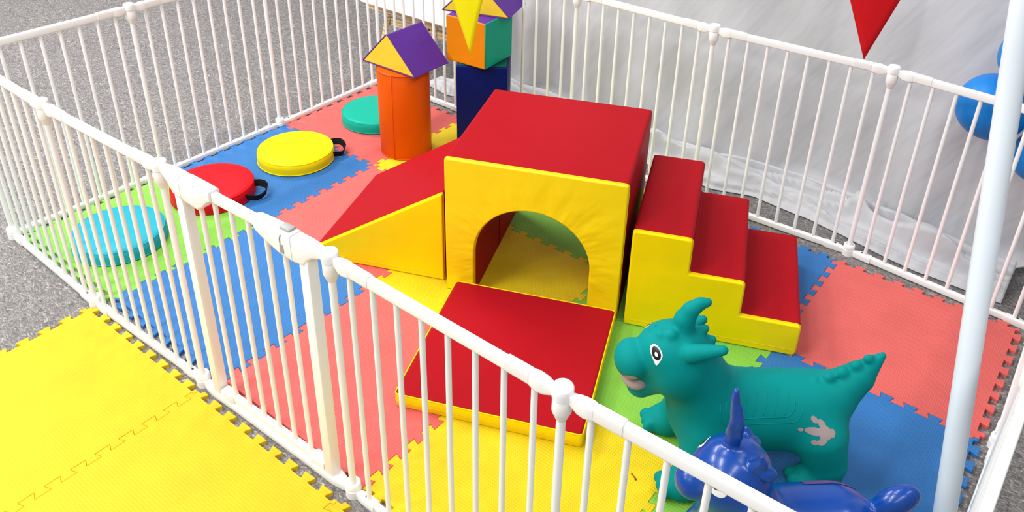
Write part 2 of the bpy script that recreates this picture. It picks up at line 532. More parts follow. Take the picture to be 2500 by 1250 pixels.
# ------------------------------------------------------------------ playpen fence
RAIL_Z, BAR_R, POST_R = 0.733, 0.0064, 0.0088
bar_me = None
def bar_mesh():
    global bar_me
    if bar_me is None:
        bm = bmesh.new()
        bm_lathe(bm, [(BAR_R, 0.012), (BAR_R, RAIL_Z - 0.008)], 14)
        bar_me = bpy.data.meshes.new('bar')
        bmesh.ops.recalc_face_normals(bm, faces=bm.faces)
        bm.to_mesh(bar_me); bm.free()
        bar_me.materials.append(M['white'])
        bar_me.polygons.foreach_set('use_smooth', [True] * len(bar_me.polygons))
        bar_me.set_sharp_from_angle(angle=math.radians(50))
    return bar_me
def add_bar(parent, x):
    o = bpy.data.objects.new('bar', bar_mesh())
    o.location = (x, 0, 0)
    return link(o, parent)

def hinge_post(parent, x):
    """round post with top hinge hub and foot hub, in panel coordinates (z=0 is the floor)"""
    bm = bmesh.new()
    bm_lathe(bm, [(POST_R, 0.02), (POST_R, 0.685)], 18, (x, 0, 0))
    p = obj('post', bm, M['white'], parent, 40)
    bm = bmesh.new()
    bm_lathe(bm, [(POST_R + .001, 0.676), (0.0170, 0.694), (0.0182, 0.698), (0.0182, 0.7285), (0.0175, 0.7295)], 24, (x, 0, 0))
    obj('hinge_collar', bm, M['cream_plastic'], p, 40)
    bm = bmesh.new()
    bm_lathe(bm, [(0.0170, 0.7295), (0.0195, 0.7305), (0.0200, 0.742), (0.0196, 0.7515), (0.0180, 0.7545), (0.012, 0.756), (0.002, 0.7565)], 24, (x, 0, 0))
    obj('hinge_cap', bm, M['white_plastic'], p, 60)
    bm = bmesh.new()
    bm_lathe(bm, [(0.0205, 0.0), (0.0205, 0.024), (0.0185, 0.026), (0.0185, 0.028), (0.020, 0.029), (0.020, 0.042), (0.0185, 0.044), (0.0125, 0.044), (0.0118, 0.040)], 24, (x, 0, 0))
    obj('hinge_foot', bm, M['white_plastic'], p, 40)
    return p

def tapered_bar(bm, sections):
    """list of (x, y_center, z_center, width_y, height_z): closed rounded-rectangle loft"""
    rings = []
    for x, yc, zc, w, h in sections:
        q = round_poly([(-w / 2, -h / 2), (w / 2, -h / 2), (w / 2, h / 2), (-w / 2, h / 2)], min(w, h) * 0.24, 3)
        rings.append([bm.verts.new((x, yc + a, zc + b)) for a, b in q])
    n = len(rings[0])
    for a, b in zip(rings[:-1], rings[1:]):
        for k in range(n):
            bm.faces.new((a[k], a[(k + 1) % n], b[(k + 1) % n], b[k]))
    bm.faces.new(rings[0][::-1]); bm.faces.new(rings[-1])

def arms(parent, L, left=True, right=True):
    for s, on in ((0, left), (1, right)):
        if not on: continue
        X = (lambda t: t) if s == 0 else (lambda t: L - t)
        bm = bmesh.new()
        tapered_bar(bm, [(X(0.015), 0, RAIL_Z + 0.002, 0.014, 0.019), (X(0.026), 0, RAIL_Z, 0.017, 0.026), (X(0.036), 0, RAIL_Z - 0.001, 0.022, 0.032), (X(0.050), 0, RAIL_Z - 0.001, 0.025, 0.034), (X(0.060), 0, RAIL_Z, 0.024, 0.032), (X(0.067), 0, RAIL_Z, 0.021, 0.029)])
        obj('hinge_arm', bm, M['white_plastic'], parent, 35)
        bm = bmesh.new()
        tapered_bar(bm, [(X(0.069), 0, RAIL_Z + .001, 0.0215, 0.0285), (X(0.125), 0, RAIL_Z + .001, 0.0215, 0.0285)])
        obj('rail_sleeve', bm, M['cream_plastic'], parent, 35)
        bm = bmesh.new()
        tapered_bar(bm, [(X(0.014), 0, 0.012, 0.014, 0.020), (X(0.026), 0, 0.013, 0.020, 0.025), (X(0.045), 0, 0.015, 0.025, 0.028), (X(0.085), 0, 0.015, 0.025, 0.028)])
        ft = obj('foot_arm', bm, M['white_plastic'], parent, 35)
        bm = bmesh.new()
        bm_lathe(bm, [(0.0036, 0.0285), (0.0036, 0.0305), (0.0018, 0.031)], 10, (X(0.05), 0, 0))
        obj('screw', bm, M['screw'], ft, 40)

def fence_panel(label, A, B, post_at=('B',), group='white playpen fence panels'):
    A = Vector((*A, FZ)); B = Vector((*B, FZ))
    d = B - A; L = d.length
    t = thing('fence_panel', label, 'playpen fence', A, math.atan2(d.y, d.x), group)
    bm = bmesh.new(); tapered_bar(bm, [(0.06, 0, RAIL_Z, 0.0185, 0.026), (L - 0.06, 0, RAIL_Z, 0.0185, 0.026)])
    obj('top_rail', bm, M['white'], t, 35)
    bm = bmesh.new(); tapered_bar(bm, [(0.07, 0, 0.0155, 0.0185, 0.024), (L - 0.07, 0, 0.0155, 0.0185, 0.024)])
    obj('bottom_rail', bm, M['white'], t, 35)
    n = 8 if L < 0.66 else 9
    if L < 0.57: n = 7
    e = 0.0605
    for k in range(n):
        add_bar(t, e + (L - 2 * e) * k / (n - 1))
    arms(t, L)
    if 'A' in post_at: hinge_post(t, 0)
    if 'B' in post_at: hinge_post(t, L)
    return t

F = [(-0.035, -0.016), (0.578, -0.031), (1.160, -0.016), (1.790, -0.004), (2.405, -0.014), (3.035, -0.004)]
Lp = [(-0.035, -0.016), (-0.022, 0.585), (-0.018, 1.19), (-0.035, 1.858)]
Bp = [(-0.035, 1.858), (0.555, 1.852), (1.163, 1.866), (1.785, 1.850), (2.418, 1.874), (3.040, 1.817)]
Rp = [(3.035, -0.004), (3.042, 0.575), (3.048, 1.21), (3.040, 1.817)]
fence_panel('white barred panel of the front fence farthest left, in front of the cyan cushion', F[0], F[1], ('A', 'B'))
fence_panel('white barred panel of the front fence joined to the left side of the gate', F[1], F[2])
fence_panel('white barred panel of the front fence joined to the right side of the gate', F[3], F[4], ('A', 'B'))
fence_panel('white barred panel of the front fence farthest right, in front of the glossy blue hopper', F[4], F[5])
fence_panel('white barred panel of the left fence nearest the viewer, behind the cyan cushion', Lp[0], Lp[1])
fence_panel('white barred panel of the left fence in its middle, behind the red cushion', Lp[1], Lp[2])
fence_panel('white barred panel of the left fence farthest away, behind the green cushion', Lp[2], Lp[3])
fence_panel('white barred panel of the back fence farthest left, behind the orange cylinder', Bp[0], Bp[1])
fence_panel('white barred panel of the back fence behind the navy tower block', Bp[1], Bp[2])
fence_panel('white barred panel of the back fence behind the arch tunnel', Bp[2], Bp[3])
fence_panel('white barred panel of the back fence behind the steps', Bp[3], Bp[4])
fence_panel('white barred panel of the back fence farthest right, beside the blue balloons', Bp[4], Bp[5])
fence_panel('white panel of the right fence nearest the viewer, seen almost from above', Rp[0], Rp[1])
fence_panel('white panel of the right fence in its middle, beside the bare coral mat', Rp[1], Rp[2])
fence_panel('white panel of the right fence farthest away, running to the far right corner', Rp[2], Rp[3], ())

# gate
A = Vector((*F[2], FZ)); B = Vector((*F[3], FZ)); d = B - A; L = d.length
gate = thing('safety_gate', 'white metal playpen gate with square posts and a grey latch button', 'gate', A, math.atan2(d.y, d.x))
GX0, GX1 = 0.088, 0.556
for x in (GX0, GX1):
    bm = bmesh.new(); bm_box(bm, (x, 0, 0.365), (0.030, 0.030, 0.69), 0.0025, 2)
    obj('gate_post', bm, M['white'], gate, 35)
bm = bmesh.new()
tapered_bar(bm, [(0.012, 0, 0.012, 0.014, 0.020), (0.03, 0, 0.013, 0.026, 0.026), (0.06, 0, 0.016, 0.036, 0.032), (0.12, 0, 0.017, 0.036, 0.032), (0.15, 0, 0.013, 0.032, 0.024),
                 (L - 0.15, 0, 0.013, 0.032, 0.024), (L - 0.12, 0, 0.017, 0.036, 0.032), (L - 0.06, 0, 0.016, 0.036, 0.032), (L - 0.03, 0, 0.013, 0.026, 0.026), (L - 0.012, 0, 0.012, 0.014, 0.020)])
obj('threshold', bm, M['white_plastic'], gate, 35)
for s in (0, 1):
    X = (lambda t: t) if s == 0 else (lambda t: L - t)
    bm = bmesh.new()
    tapered_bar(bm, [(X(x_), 0, (a_ + b_) / 2, w_, b_ - a_) for x_, a_, b_, w_ in ((0.012, 0.728, 0.748, 0.018), (0.028, 0.724, 0.751, 0.024), (0.045, 0.718, 0.752, 0.031), (0.060, 0.706, 0.752, 0.035), (0.072, 0.690, 0.752, 0.036), (0.106, 0.684, 0.752, 0.036))])
    obj('gate_arm', bm, M['white_plastic'], gate, 35)
# swinging door
bm = bmesh.new(); tapered_bar(bm, [(0.20, 0, RAIL_Z, 0.0185, 0.026), (0.46, 0, RAIL_Z, 0.0185, 0.026)])
door = obj('gate_door', bm, M['white'], gate, 35)
bm = bmesh.new(); tapered_bar(bm, [(0.128, 0, 0.042, 0.0185, 0.022), (0.515, 0, 0.042, 0.0185, 0.022)])
obj('door_bottom_rail', bm, M['white'], door, 35)
bm = bmesh.new(); tapered_bar(bm, [(0.108, 0, 0.036, 0.030, 0.030), (0.150, 0, 0.040, 0.030, 0.034), (0.158, 0, 0.040, 0.022, 0.026)])
pv = obj('pivot_block', bm, M['white_plastic'], door, 35)
bm = bmesh.new(); tapered_bar(bm, [(0.49, 0, 0.039, 0.030, 0.036), (0.538, 0, 0.039, 0.030, 0.036)])
obj('catch_block', bm, M['white_plastic'], door, 35)
for k in range(6):
    b = add_bar(door, 0.160 + 0.0632 * k)
    b.scale = (1, 1, 0.965); b.location.z = 0.026
bm = bmesh.new()
tapered_bar(bm, [(x_, 0, (a_ + b_) / 2, w_, b_ - a_) for x_, a_, b_, w_ in ((0.108, 0.690, 0.750, 0.036), (0.118, 0.684, 0.753, 0.037), (0.148, 0.682, 0.753, 0.037), (0.170, 0.680, 0.753, 0.037), (0.190, 0.694, 0.753, 0.036), (0.210, 0.714, 0.753, 0.034), (0.226, 0.724, 0.752, 0.032))])
obj('hinge_housing', bm, M['white_plastic'], gate, 35)
bm = bmesh.new()
tapered_bar(bm, [(x_, 0, (a_ + b_) / 2, w_, b_ - a_) for x_, a_, b_, w_ in ((0.385, 0.720, 0.750, 0.024), (0.393, 0.714, 0.752, 0.030), (0.420, 0.704, 0.753, 0.033), (0.455, 0.694, 0.754, 0.035), (0.475, 0.688, 0.754, 0.036), (0.5215, 0.684, 0.754, 0.036))])
lh = obj('latch_housing', bm, M['white_plastic'], gate, 35)
bm = bmesh.new()
bm_box(bm, (0.494, 0.002, RAIL_Z + 0.022), (0.034, 0.024, 0.010), 0.0045, 3)
part_label(obj('latch_button', bm, M['grey_plastic'], lh, 40), 'grey latch button')
bm = bmesh.new()
bm_tube(bm, [(0.492, -0.0178, RAIL_Z + 0.014), (0.487, -0.0186, RAIL_Z + 0.002), (0.487, -0.0186, RAIL_Z - 0.010)], 0.0016, 6)
bm_box(bm, (0.491, -0.0183, RAIL_Z - 0.024), (0.012, 0.003, 0.024), 0.001, 1)
part_label(obj('lock_indicator', bm, M['grey_plastic'], lh, 40), 'grey lock slider')

# ------------------------------------------------------------------ soft play set
SETO = Vector((1.417, 0.762, 0.0008)); SETR = math.radians(22.5)
def set_pt(x, y, z=0):
    c, s = math.cos(SETR), math.sin(SETR)
    return Vector((SETO.x + c * x - s * y, SETO.y + s * x + c * y, z + 0.0008))
def piping(name, pts, mat, parent, r=0.0022, closed=True):
    bm = bmesh.new(); bm_tube(bm, pts, r, 6, closed)
    return obj(name, bm, mat, parent, True)

def fine_prism(bm, poly, y0, y1, ny=2):
    """extruded profile (sides only), split lengthwise"""
    rows = [[bm.verts.new((x, y0 + (y1 - y0) * j / ny, z)) for x, z in poly] for j in range(ny + 1)]
    n = len(poly)
    for a, b in zip(rows[:-1], rows[1:]):
        for k in range(n):
            bm.faces.new((a[k], a[(k + 1) % n], b[(k + 1) % n], b[k]))
    return rows

def inset_rounded(poly, radii, ins, seg=5):
    """inset the sharp polygon, then round its corners with correspondingly smaller radii"""
    rl = radii if isinstance(radii, (list, tuple)) else [radii] * len(poly)
    q = inset_poly(poly, ins) if ins > 0 else poly
    return round_poly(q, [max(r - ins, 0.0006) if r > 0 else 0.0 for r in rl], seg)

def padded_panel(bm, poly, radii, y_in, y_out, rad=0.006, ins0=0.0, seg=5):
    """a flat vinyl face with rounded-over rim; poly CCW in x,z; y_out is the outer face"""
    s = 1 if y_out > y_in else -1
    steps = [(ins0, y_in), (ins0, y_out - s * rad)]
    for k in range(1, 5):
        t = k / 4 * PI / 2
        steps.append((ins0 + rad * (1 - math.cos(t)), y_out - s * rad * (1 - math.sin(t))))
    rings = []
    for ins, y in steps:
        rings.append([bm.verts.new((x, y, z)) for x, z in inset_rounded(poly, radii, ins, seg)])
    n = len(rings[0])
    for a, b in zip(rings[:-1], rings[1:]):
        for k in range(n):
            bm.faces.new((a[k], a[(k + 1) % n], b[(k + 1) % n], b[k]))
    bm.faces.new(rings[-1])

def block_from_profile(name, label, profile, radii, depth, loc, rz, cover_mat, panel_mat, hem=True, panel_names=('side_panel', 'side_panel')):
    """cover strip around a profile with a padded panel on both ends"""
    t = thing(name, label, 'soft play block', loc, rz)
    poly = round_poly(profile, radii, 5)
    bm = bmesh.new()
    fine_prism(bm, poly, 0.010, depth - 0.003, 2)
    obj('cover', bm, cover_mat, t, 40)
    for k, (yi, yo) in enumerate(((0.0105, -0.002), (depth - 0.0105, depth))):
        bm = bmesh.new(); padded_panel(bm, profile, radii, yi, yo, 0.0045, 0.0012)
        p = obj(panel_names[k], bm, panel_mat, t, 50)
        if k == 0: piping('piping', [(x, 0.011, z) for x, z in poly], panel_mat, p, 0.0014)
    return t

# arch tunnel
W, D, H = 0.587, 0.553, 0.511
ocx, orad, oz = 0.293, 0.193, 0.170
op = [(0.100, 0.0)] + [(ocx - orad * math.cos(PI * k / 28), oz + orad * math.sin(PI * k / 28)) for k in range(29)] + [(0.486, 0.0)]
profile = [(0, 0)] + op + [(W, 0), (W, H), (0, H)]
radii = [0.0] + [0.0] * len(op) + [0.0, 0.014, 0.014]
arch = block_from_profile('arch_tunnel', 'large red and yellow foam arch block with a round-topped tunnel opening', profile, radii, D, SETO, SETR, M['red_vinyl'], M['arch_vinyl'], panel_names=('front_panel', 'back_panel'))
for sx in (0.1006,):
    bm = bmesh.new(); bm_box(bm, (sx + 0.0006, 0.30, 0.085), (0.0016, 0.004, 0.165), 0.0006, 1)
    part_label(obj('seam', bm, M['red_vinyl'], arch, 40), 'vertical seam inside the tunnel')
# hem under the yellow panel legs is covered by the landing mat

# slide wedge
prof = [(0.0, 0.0), (0.0, 0.352), (-0.492, 0.040), (-0.508, 0.0)]
slide = block_from_profile('slide_wedge', 'red and yellow foam slide wedge to the left of the arch block', prof, [0.004, 0.012, 0.014, 0.010], 0.535, set_pt(-0.022, 0.040), SETR, M['red_vinyl'], M['yellow_vinyl'])
bm = bmesh.new(); bm_box(bm, (-0.25, -0.0022, 0.021), (0.47, 0.0012, 0.0016), 0.0, 1)
part_label(obj('hem_seam', bm, M['roof_yellow'], slide), 'stitched hem along the bottom')

# steps
s1, s2, s3 = 0.182, 0.352, 0.536
prof = [(0, 0), (s3, 0), (s3, 0.116), (s2, 0.116), (s2, 0.238), (s1, 0.238), (s1, 0.361), (0, 0.361)]
steps = block_from_profile('step_block', 'red and yellow foam steps with three treads, right of the arch block', prof, [0.008, 0.016, 0.016, 0.010, 0.016, 0.010, 0.016, 0.012], 0.512, set_pt(0.612, -0.006), SETR, M['red_vinyl'], M['yellow_vinyl'])
bm = bmesh.new(); bm_box(bm, (s3 / 2, -0.0022, 0.022), (s3 - 0.03, 0.0012, 0.0016), 0.0, 1)
part_label(obj('hem_seam', bm, M['roof_yellow'], steps), 'stitched hem along the bottom')

# landing mat
lm = thing('landing_mat', 'flat red square landing mat with yellow sides in front of the arch tunnel', 'soft play mat', set_pt(0.040, -0.553), SETR)
w = 0.544
q = round_poly([(0, 0), (w, 0), (w, w), (0, w)], 0.014, 4)
bm = bmesh.new()
rings = []
for ins, z in ((0.003, 0.0), (0.0, 0.004), (0.0, 0.043), (0.002, 0.046)):
    rings.append([bm.verts.new((x, y, z)) for x, y in (inset_poly(q, ins) if ins else q)])
for a, b in zip(rings[:-1], rings[1:]):
    for k in range(len(a)):
        bm.faces.new((a[k], a[(k + 1) % len(a)], b[(k + 1) % len(a)], b[k]))
bm.faces.new(rings[0][::-1])
obj('side_band', bm, M['yellow_vinyl'], lm, 40)
bm = bmesh.new()
rings = [[bm.verts.new((x, y, z)) for x, y in inset_rounded([(0, 0), (w, 0), (w, w), (0, w)], 0.014, ins, 4)] for ins, z in ((0.0035, 0.044), (0.004, 0.0475), (0.006, 0.0490), (0.010, 0.0498))]
for a, b in zip(rings[:-1], rings[1:]):
    for k in range(len(a)):
        bm.faces.new((a[k], a[(k + 1) % len(a)], b[(k + 1) % len(a)], b[k]))
bm.faces.new(rings[-1])
obj('top_cover', bm, M['red_vinyl'], lm, 40)
piping('piping', [(x, y, 0.0465) for x, y in inset_poly(q, 0.001)], M['yellow_vinyl'], lm, 0.0022)
piping('hem_seam', [(x, y, 0.021) for x, y in inset_poly(q, -0.0004)], M['roof_yellow'], lm, 0.0009)

# ------------------------------------------------------------------ round cushions
def cushion(name_label, c, mat, strap_angle=None, strap_len=0.06, rad=0.163, h=0.055, rz=0.0):
    t = thing('round_cushion', name_label, 'cushion', (c[0], c[1], 0), rz, 'round foam cushions by the left fence')
    bm = bmesh.new()
    prof = [(0.0005, 0.0), (rad - 0.006, 0.0), (rad, 0.004), (rad + 0.001, h * 0.5), (rad - 0.001, h - 0.008), (rad - 0.008, h - 0.002), (rad - 0.02, h), (rad * 0.6, h + 0.003), (0.0005, h + 0.004)]
    bm_lathe(bm, prof, 72, caps=False)
    bmesh.ops.remove_doubles(bm, verts=bm.verts, dist=0.0012)
    obj('cushion_body', bm, mat, t, 50)
    for z, r in ((h - 0.005, rad - 0.0035), (0.005, rad + 0.0005)):
        bm = bmesh.new()
        bm_tube(bm, [(r * math.cos(2 * PI * k / 72), r * math.sin(2 * PI * k / 72), z) for k in range(72)], 0.0022, 6, True)
        obj('piping', bm, mat, t, True)
    if strap_angle is not None:
        pts = []
        a = strap_angle
        ex = Vector((math.cos(a), math.sin(a), 0)); ey = Vector((-ex.y, ex.x, 0))
        for off, out, z in ((0.050, -0.012, 0.030), (0.051, 0.012, 0.033), (0.046, 0.034, 0.032), (0.030, strap_len * 0.92, 0.028), (0.002, strap_len, 0.022), (-0.026, strap_len * 0.80, 0.017), (-0.042, 0.030, 0.017), (-0.050, 0.006, 0.022), (-0.052, -0.014, 0.026)):
            pts.append((ex * (rad + out) + ey * off, z))
        bm = bmesh.new()
        th, hw = 0.0014, 0.0135
        rows = []
        for i, (p, z) in enumerate(pts):
            q0 = pts[max(i - 1, 0)][0]; q1 = pts[min(i + 1, len(pts) - 1)][0]
            tn = (q1 - q0).normalized(); nn = Vector((-tn.y, tn.x, 0))
            lean = nn * 0.004
            z = max(z, hw + 0.0015)
            rows.append([bm.verts.new(p + nn * th - lean + Vector((0, 0, z - hw))), bm.verts.new(p + nn * th + lean + Vector((0, 0, z + hw))),
                         bm.verts.new(p - nn * th + lean + Vector((0, 0, z + hw))), bm.verts.new(p - nn * th - lean + Vector((0, 0, z - hw)))])
        for a_, b_ in zip(rows[:-1], rows[1:]):
            for k in range(4):
                bm.faces.new((a_[k], a_[(k + 1) % 4], b_[(k + 1) % 4], b_[k]))
        bm.faces.new(rows[0][::-1]); bm.faces.new(rows[-1])
        part_label(obj('carry_strap', bm, M['strap'], t, 50), 'black webbing carry strap')
    return t
cushion('cyan round foam cushion on the green mat behind the front fence', (0.303, 0.213), M['disc_cyan'])
cushion('red round foam cushion with a black strap, between the cyan and the yellow one', (0.280, 0.624), M['disc_red'], math.radians(34), 0.055)
cushion('yellow round foam cushion with a black strap on the blue mat', (0.300, 1.027), M['disc_yellow'], math.radians(56), 0.05)
cushion('green round foam cushion half hidden behind the orange cylinder', (0.287, 1.520), M['disc_green'])

# ------------------------------------------------------------------ castle towers
cy = thing('foam_cylinder', 'upright orange foam cylinder with a purple roof prism on top', 'soft play block', (0.604, 1.398, 0))
bm = bmesh.new()
rad, h = 0.112, 0.40
bm_lathe(bm, [(rad - 0.006, 0.0), (rad, 0.006), (rad + 0.0012, h * 0.5), (rad, h - 0.006), (rad - 0.006, h)], 56)
obj('cylinder_cover', bm, M['orange_vinyl'], cy, 50)
for z in (0.004, h - 0.003):
    bm = bmesh.new(); bm_tube(bm, [((rad) * math.cos(2 * PI * k / 56), (rad) * math.sin(2 * PI * k / 56), z) for k in range(56)], 0.0022, 6, True)
    obj('piping', bm, M['orange_vinyl'], cy, True)
a = math.radians(-72)
bm = bmesh.new(); bm_tube(bm, [((rad + 0.0005) * math.cos(a), (rad + 0.0005) * math.sin(a), z) for z in (0.004, 0.2, h - 0.004)], 0.003, 6)
part_label(obj('seam', bm, M['orange_vinyl'], cy, True), 'vertical stitched seam')

def roof(label, c, rz, z, w=0.308, dep=0.207, hh=0.155, tilt=0.0):
    t = thing('roof_prism', label, 'soft play block', (c[0], c[1], z), rz, 'purple roof prisms of the castle towers')
    raw, rr_ = [(-w / 2, 0), (w / 2, 0), (0, hh)], [0.007, 0.007, 0.008]
    poly = round_poly(raw, rr_, 5)
    bm = bmesh.new(); fine_prism(bm, poly, -dep / 2, dep / 2, 2)
    obj('cover', bm, M['purple_vinyl'], t, 40)
    for s in (-1, 1):
        bm = bmesh.new(); padded_panel(bm, raw, rr_, s * (dep / 2 - 0.012), s * (dep / 2 + 0.001), 0.004, 0.002)
        obj('end_panel', bm, M['roof_yellow'], t, 50)
        piping('piping', [(x, s * (dep / 2), zz) for x, zz in poly], M['purple_vinyl'], t, 0.0026)
    return t
roof('purple roof prism with a yellow end lying on top of the orange cylinder', (0.588, 1.432), math.radians(0.7), 0.4035)
# navy block
na = math.radians(33.6)
nb = thing('tower_block', 'tall navy foam block with a dark green top behind the arch block', 'soft play block', (0.810, 1.6916, 0), na)
bm = bmesh.new(); bm_box(bm, (0, 0, 0.1985), (0.222, 0.190, 0.397), 0.006, 3)
obj('block_body', bm, M['navy_vinyl'], nb, 40)
bm = bmesh.new(); bm_box(bm, (0, 0, 0.3985), (0.208, 0.176, 0.005), 0.002, 2)
part_label(obj('top_panel', bm, M['dark_green_vinyl'], nb, 40), 'dark green top panel')
# cube
ca = math.radians(4.6)
cb = thing('foam_cube', 'foam cube with an orange front and green side on the navy block', 'soft play block', (0.7935, 1.6800, 0.4015), ca)
a = 0.205
def cube_panel(name, mat, axis, s):
    bm = bmesh.new()
    poly = [(-a / 2, 0), (a / 2, 0), (a / 2, a), (-a / 2, a)]
    padded_panel(bm, poly, 0.007, -(a / 2 - 0.014), -(a / 2 + 0.0005), 0.005, 0.001)
    r = Matrix.Rotation(axis, 4, 'Z')
    bm.transform(r)
    return obj(name, bm, mat, cb, 50)
part_label(cube_panel('front_panel', M['cube_orange'], 0, 0), 'orange front face')
part_label(cube_panel('side_panel', M['teal_vinyl'], PI / 2, 0), 'teal green side face')
part_label(cube_panel('back_panel', M['cube_orange'], PI, 0), 'orange back face')
part_label(cube_panel('side_panel', M['teal_vinyl'], -PI / 2, 0), 'teal green side face')
bm = bmesh.new(); bm_box(bm, (0, 0, a - 0.006), (a - 0.006, a - 0.006, 0.012), 0.003, 2)
part_label(obj('top_panel', bm, M['purple_vinyl'], cb, 40), 'purple top face')
bm = bmesh.new(); bm_box(bm, (0, 0, 0.006), (a - 0.006, a - 0.006, 0.012), 0.003, 2)
obj('bottom_panel', bm, M['purple_vinyl'], cb, 40)
bm = bmesh.new(); bm_tube(bm, [(a / 2, -a / 2, 0.006), (a / 2, -a / 2, a - 0.006)], 0.0024, 6)
obj('piping', bm, M['teal_vinyl'], cb, True)
roof('purple roof prism with a yellow end on top of the orange and green cube', (0.7665, 1.746), math.radians(18.7), 0.6085)

# ------------------------------------------------------------------ implicit surfaces for the inflatable animals
class Field:
    def __init__(s, lo, hi, h):
        s.h = h; s.lo = np.array(lo, float)
        n = np.ceil((np.array(hi) - s.lo) / h).astype(int) + 1
        s.n = n
        s.F = np.full(n, 1.0, np.float32)
    def _slice(s, lo, hi, mg):
        i0 = np.maximum(np.floor((np.array(lo) - mg - s.lo) / s.h).astype(int), 0)
        i1 = np.minimum(np.ceil((np.array(hi) + mg - s.lo) / s.h).astype(int) + 1, s.n)
        sl = tuple(slice(a, b) for a, b in zip(i0, i1))
        g = np.meshgrid(*[s.lo[k] + s.h * np.arange(i0[k], i1[k]) for k in range(3)], indexing='ij')
        return sl, np.stack(g, -1)
    def _union(s, sl, d, k):
        f = s.F[sl]
        if k <= 0:
            s.F[sl] = np.minimum(f, d)
        else:
            hh = np.maximum(k - np.abs(f - d), 0) / k
            s.F[sl] = np.minimum(f, d) - hh * hh * hh * k / 6
    def cone(s, a, b, r1, r2, k=0.03, cut=False):
        a = np.array(a, float); b = np.array(b, float); r = max(r1, r2)
        sl, P = s._slice(np.minimum(a, b) - r, np.maximum(a, b) + r, k + 3 * s.h)
        ab = b - a; t = np.clip(((P - a) @ ab) / max(ab @ ab, 1e-9), 0, 1)
        d = np.linalg.norm(P - a - t[..., None] * ab, axis=-1) - (r1 + (r2 - r1) * t)
        if cut: s._cut(sl, d, k)
        else: s._union(sl, d, k)
    def ell(s, c, rad, k=0.03, rot=None, cut=False):
        c = np.array(c, float); rad = np.array(rad, float); r = rad.max()
        sl, P = s._slice(c - r, c + r, k + 3 * s.h)
        Q = P - c
        if rot is not None: Q = Q @ np.array(rot)
        k0 = np.linalg.norm(Q / rad, axis=-1); k1 = np.linalg.norm(Q / (rad * rad), axis=-1)
        d = k0 * (k0 - 1) / np.maximum(k1, 1e-6)
        if cut: s._cut(sl, d, k)
        else: s._union(sl, d, k)
    def _cut(s, sl, d, k):
        f = s.F[sl]; d = -d
        hh = np.maximum(k - np.abs(f - d), 0) / max(k, 1e-6)
        s.F[sl] = np.maximum(f, d) + hh * hh * hh * k / 6
    def path(s, pts, rads, k=0.03):
        for i in range(len(pts) - 1):
            s.cone(pts[i], pts[i + 1], rads[i], rads[i + 1], k if i == 0 else 0.004)
    def floor_cut(s, z):
        zz = s.lo[2] + s.h * np.arange(s.n[2])
        s.F = np.maximum(s.F, (z - zz)[None, None, :].astype(np.float32))
    def mesh(s, smooth=2):
        F = s.F; S = F < 0
        nx, ny, nz = F.shape
        cnt = np.zeros((nx - 1, ny - 1, nz - 1), np.int32)
        for i in (0, 1):
            for j in (0, 1):
                for k in (0, 1):
                    cnt += S[i:nx - 1 + i, j:ny - 1 + j, k:nz - 1 + k]
        mixed = (cnt > 0) & (cnt < 8)
        idx = np.full(mixed.shape, -1, np.int64)
        cells = np.argwhere(mixed)
        idx[mixed] = np.arange(len(cells))
        acc = np.zeros((len(cells), 3)); num = np.zeros(len(cells))
        ci, cj, ck = cells.T
        for ax in range(3):
            o1, o2 = [q for q in range(3) if q != ax]
            for p in (0, 1):
                for q in (0, 1):
                    off = [0, 0, 0]; off[o1] = p; off[o2] = q
                    b = [0, 0, 0]; b[ax] = 1
                    f0 = F[ci + off[0], cj + off[1], ck + off[2]]
                    f1 = F[ci + off[0] + b[0], cj + off[1] + b[1], ck + off[2] + b[2]]
                    m_ = (f0 < 0) != (f1 < 0)
                    t = np.where(m_, f0 / np.where(m_, f0 - f1, 1), 0)
                    pos = np.tile(np.array(off, float), (len(cells), 1)); pos[:, ax] += t
                    acc[m_] += pos[m_]; num[m_] += 1
        V = s.lo + s.h * (cells + acc / num[:, None])
        quads = []
        for ax in range(3):
            o1, o2 = (ax + 1) % 3, (ax + 2) % 3
            sh = [slice(None)] * 3; sh2 = [slice(None)] * 3
            sh[ax] = slice(0, -1); sh2[ax] = slice(1, None)
            e = np.argwhere(S[tuple(sh)] != S[tuple(sh2)])
            ok = (e[:, o1] > 0) & (e[:, o2] > 0) & (e[:, o1] < idx.shape[o1]) & (e[:, o2] < idx.shape[o2])
            e = e[ok]
            def at(d1, d2):
                g = e.copy(); g[:, o1] += d1; g[:, o2] += d2
                return idx[g[:, 0], g[:, 1], g[:, 2]]
            quads.append(np.stack([at(-1, -1), at(0, -1), at(0, 0), at(-1, 0)], 1))
        Q = np.concatenate(quads)
        bm = bmesh.new()
        vv = [bm.verts.new(v) for v in V]
        for q in Q:
            try: bm.faces.new([vv[i] for i in q])
            except ValueError: pass
        for _ in range(smooth):
            bmesh.ops.smooth_vert(bm, verts=bm.verts, factor=0.5, use_axis_x=True, use_axis_y=True, use_axis_z=True)
        bmesh.ops.recalc_face_normals(bm, faces=bm.faces)
        return bm

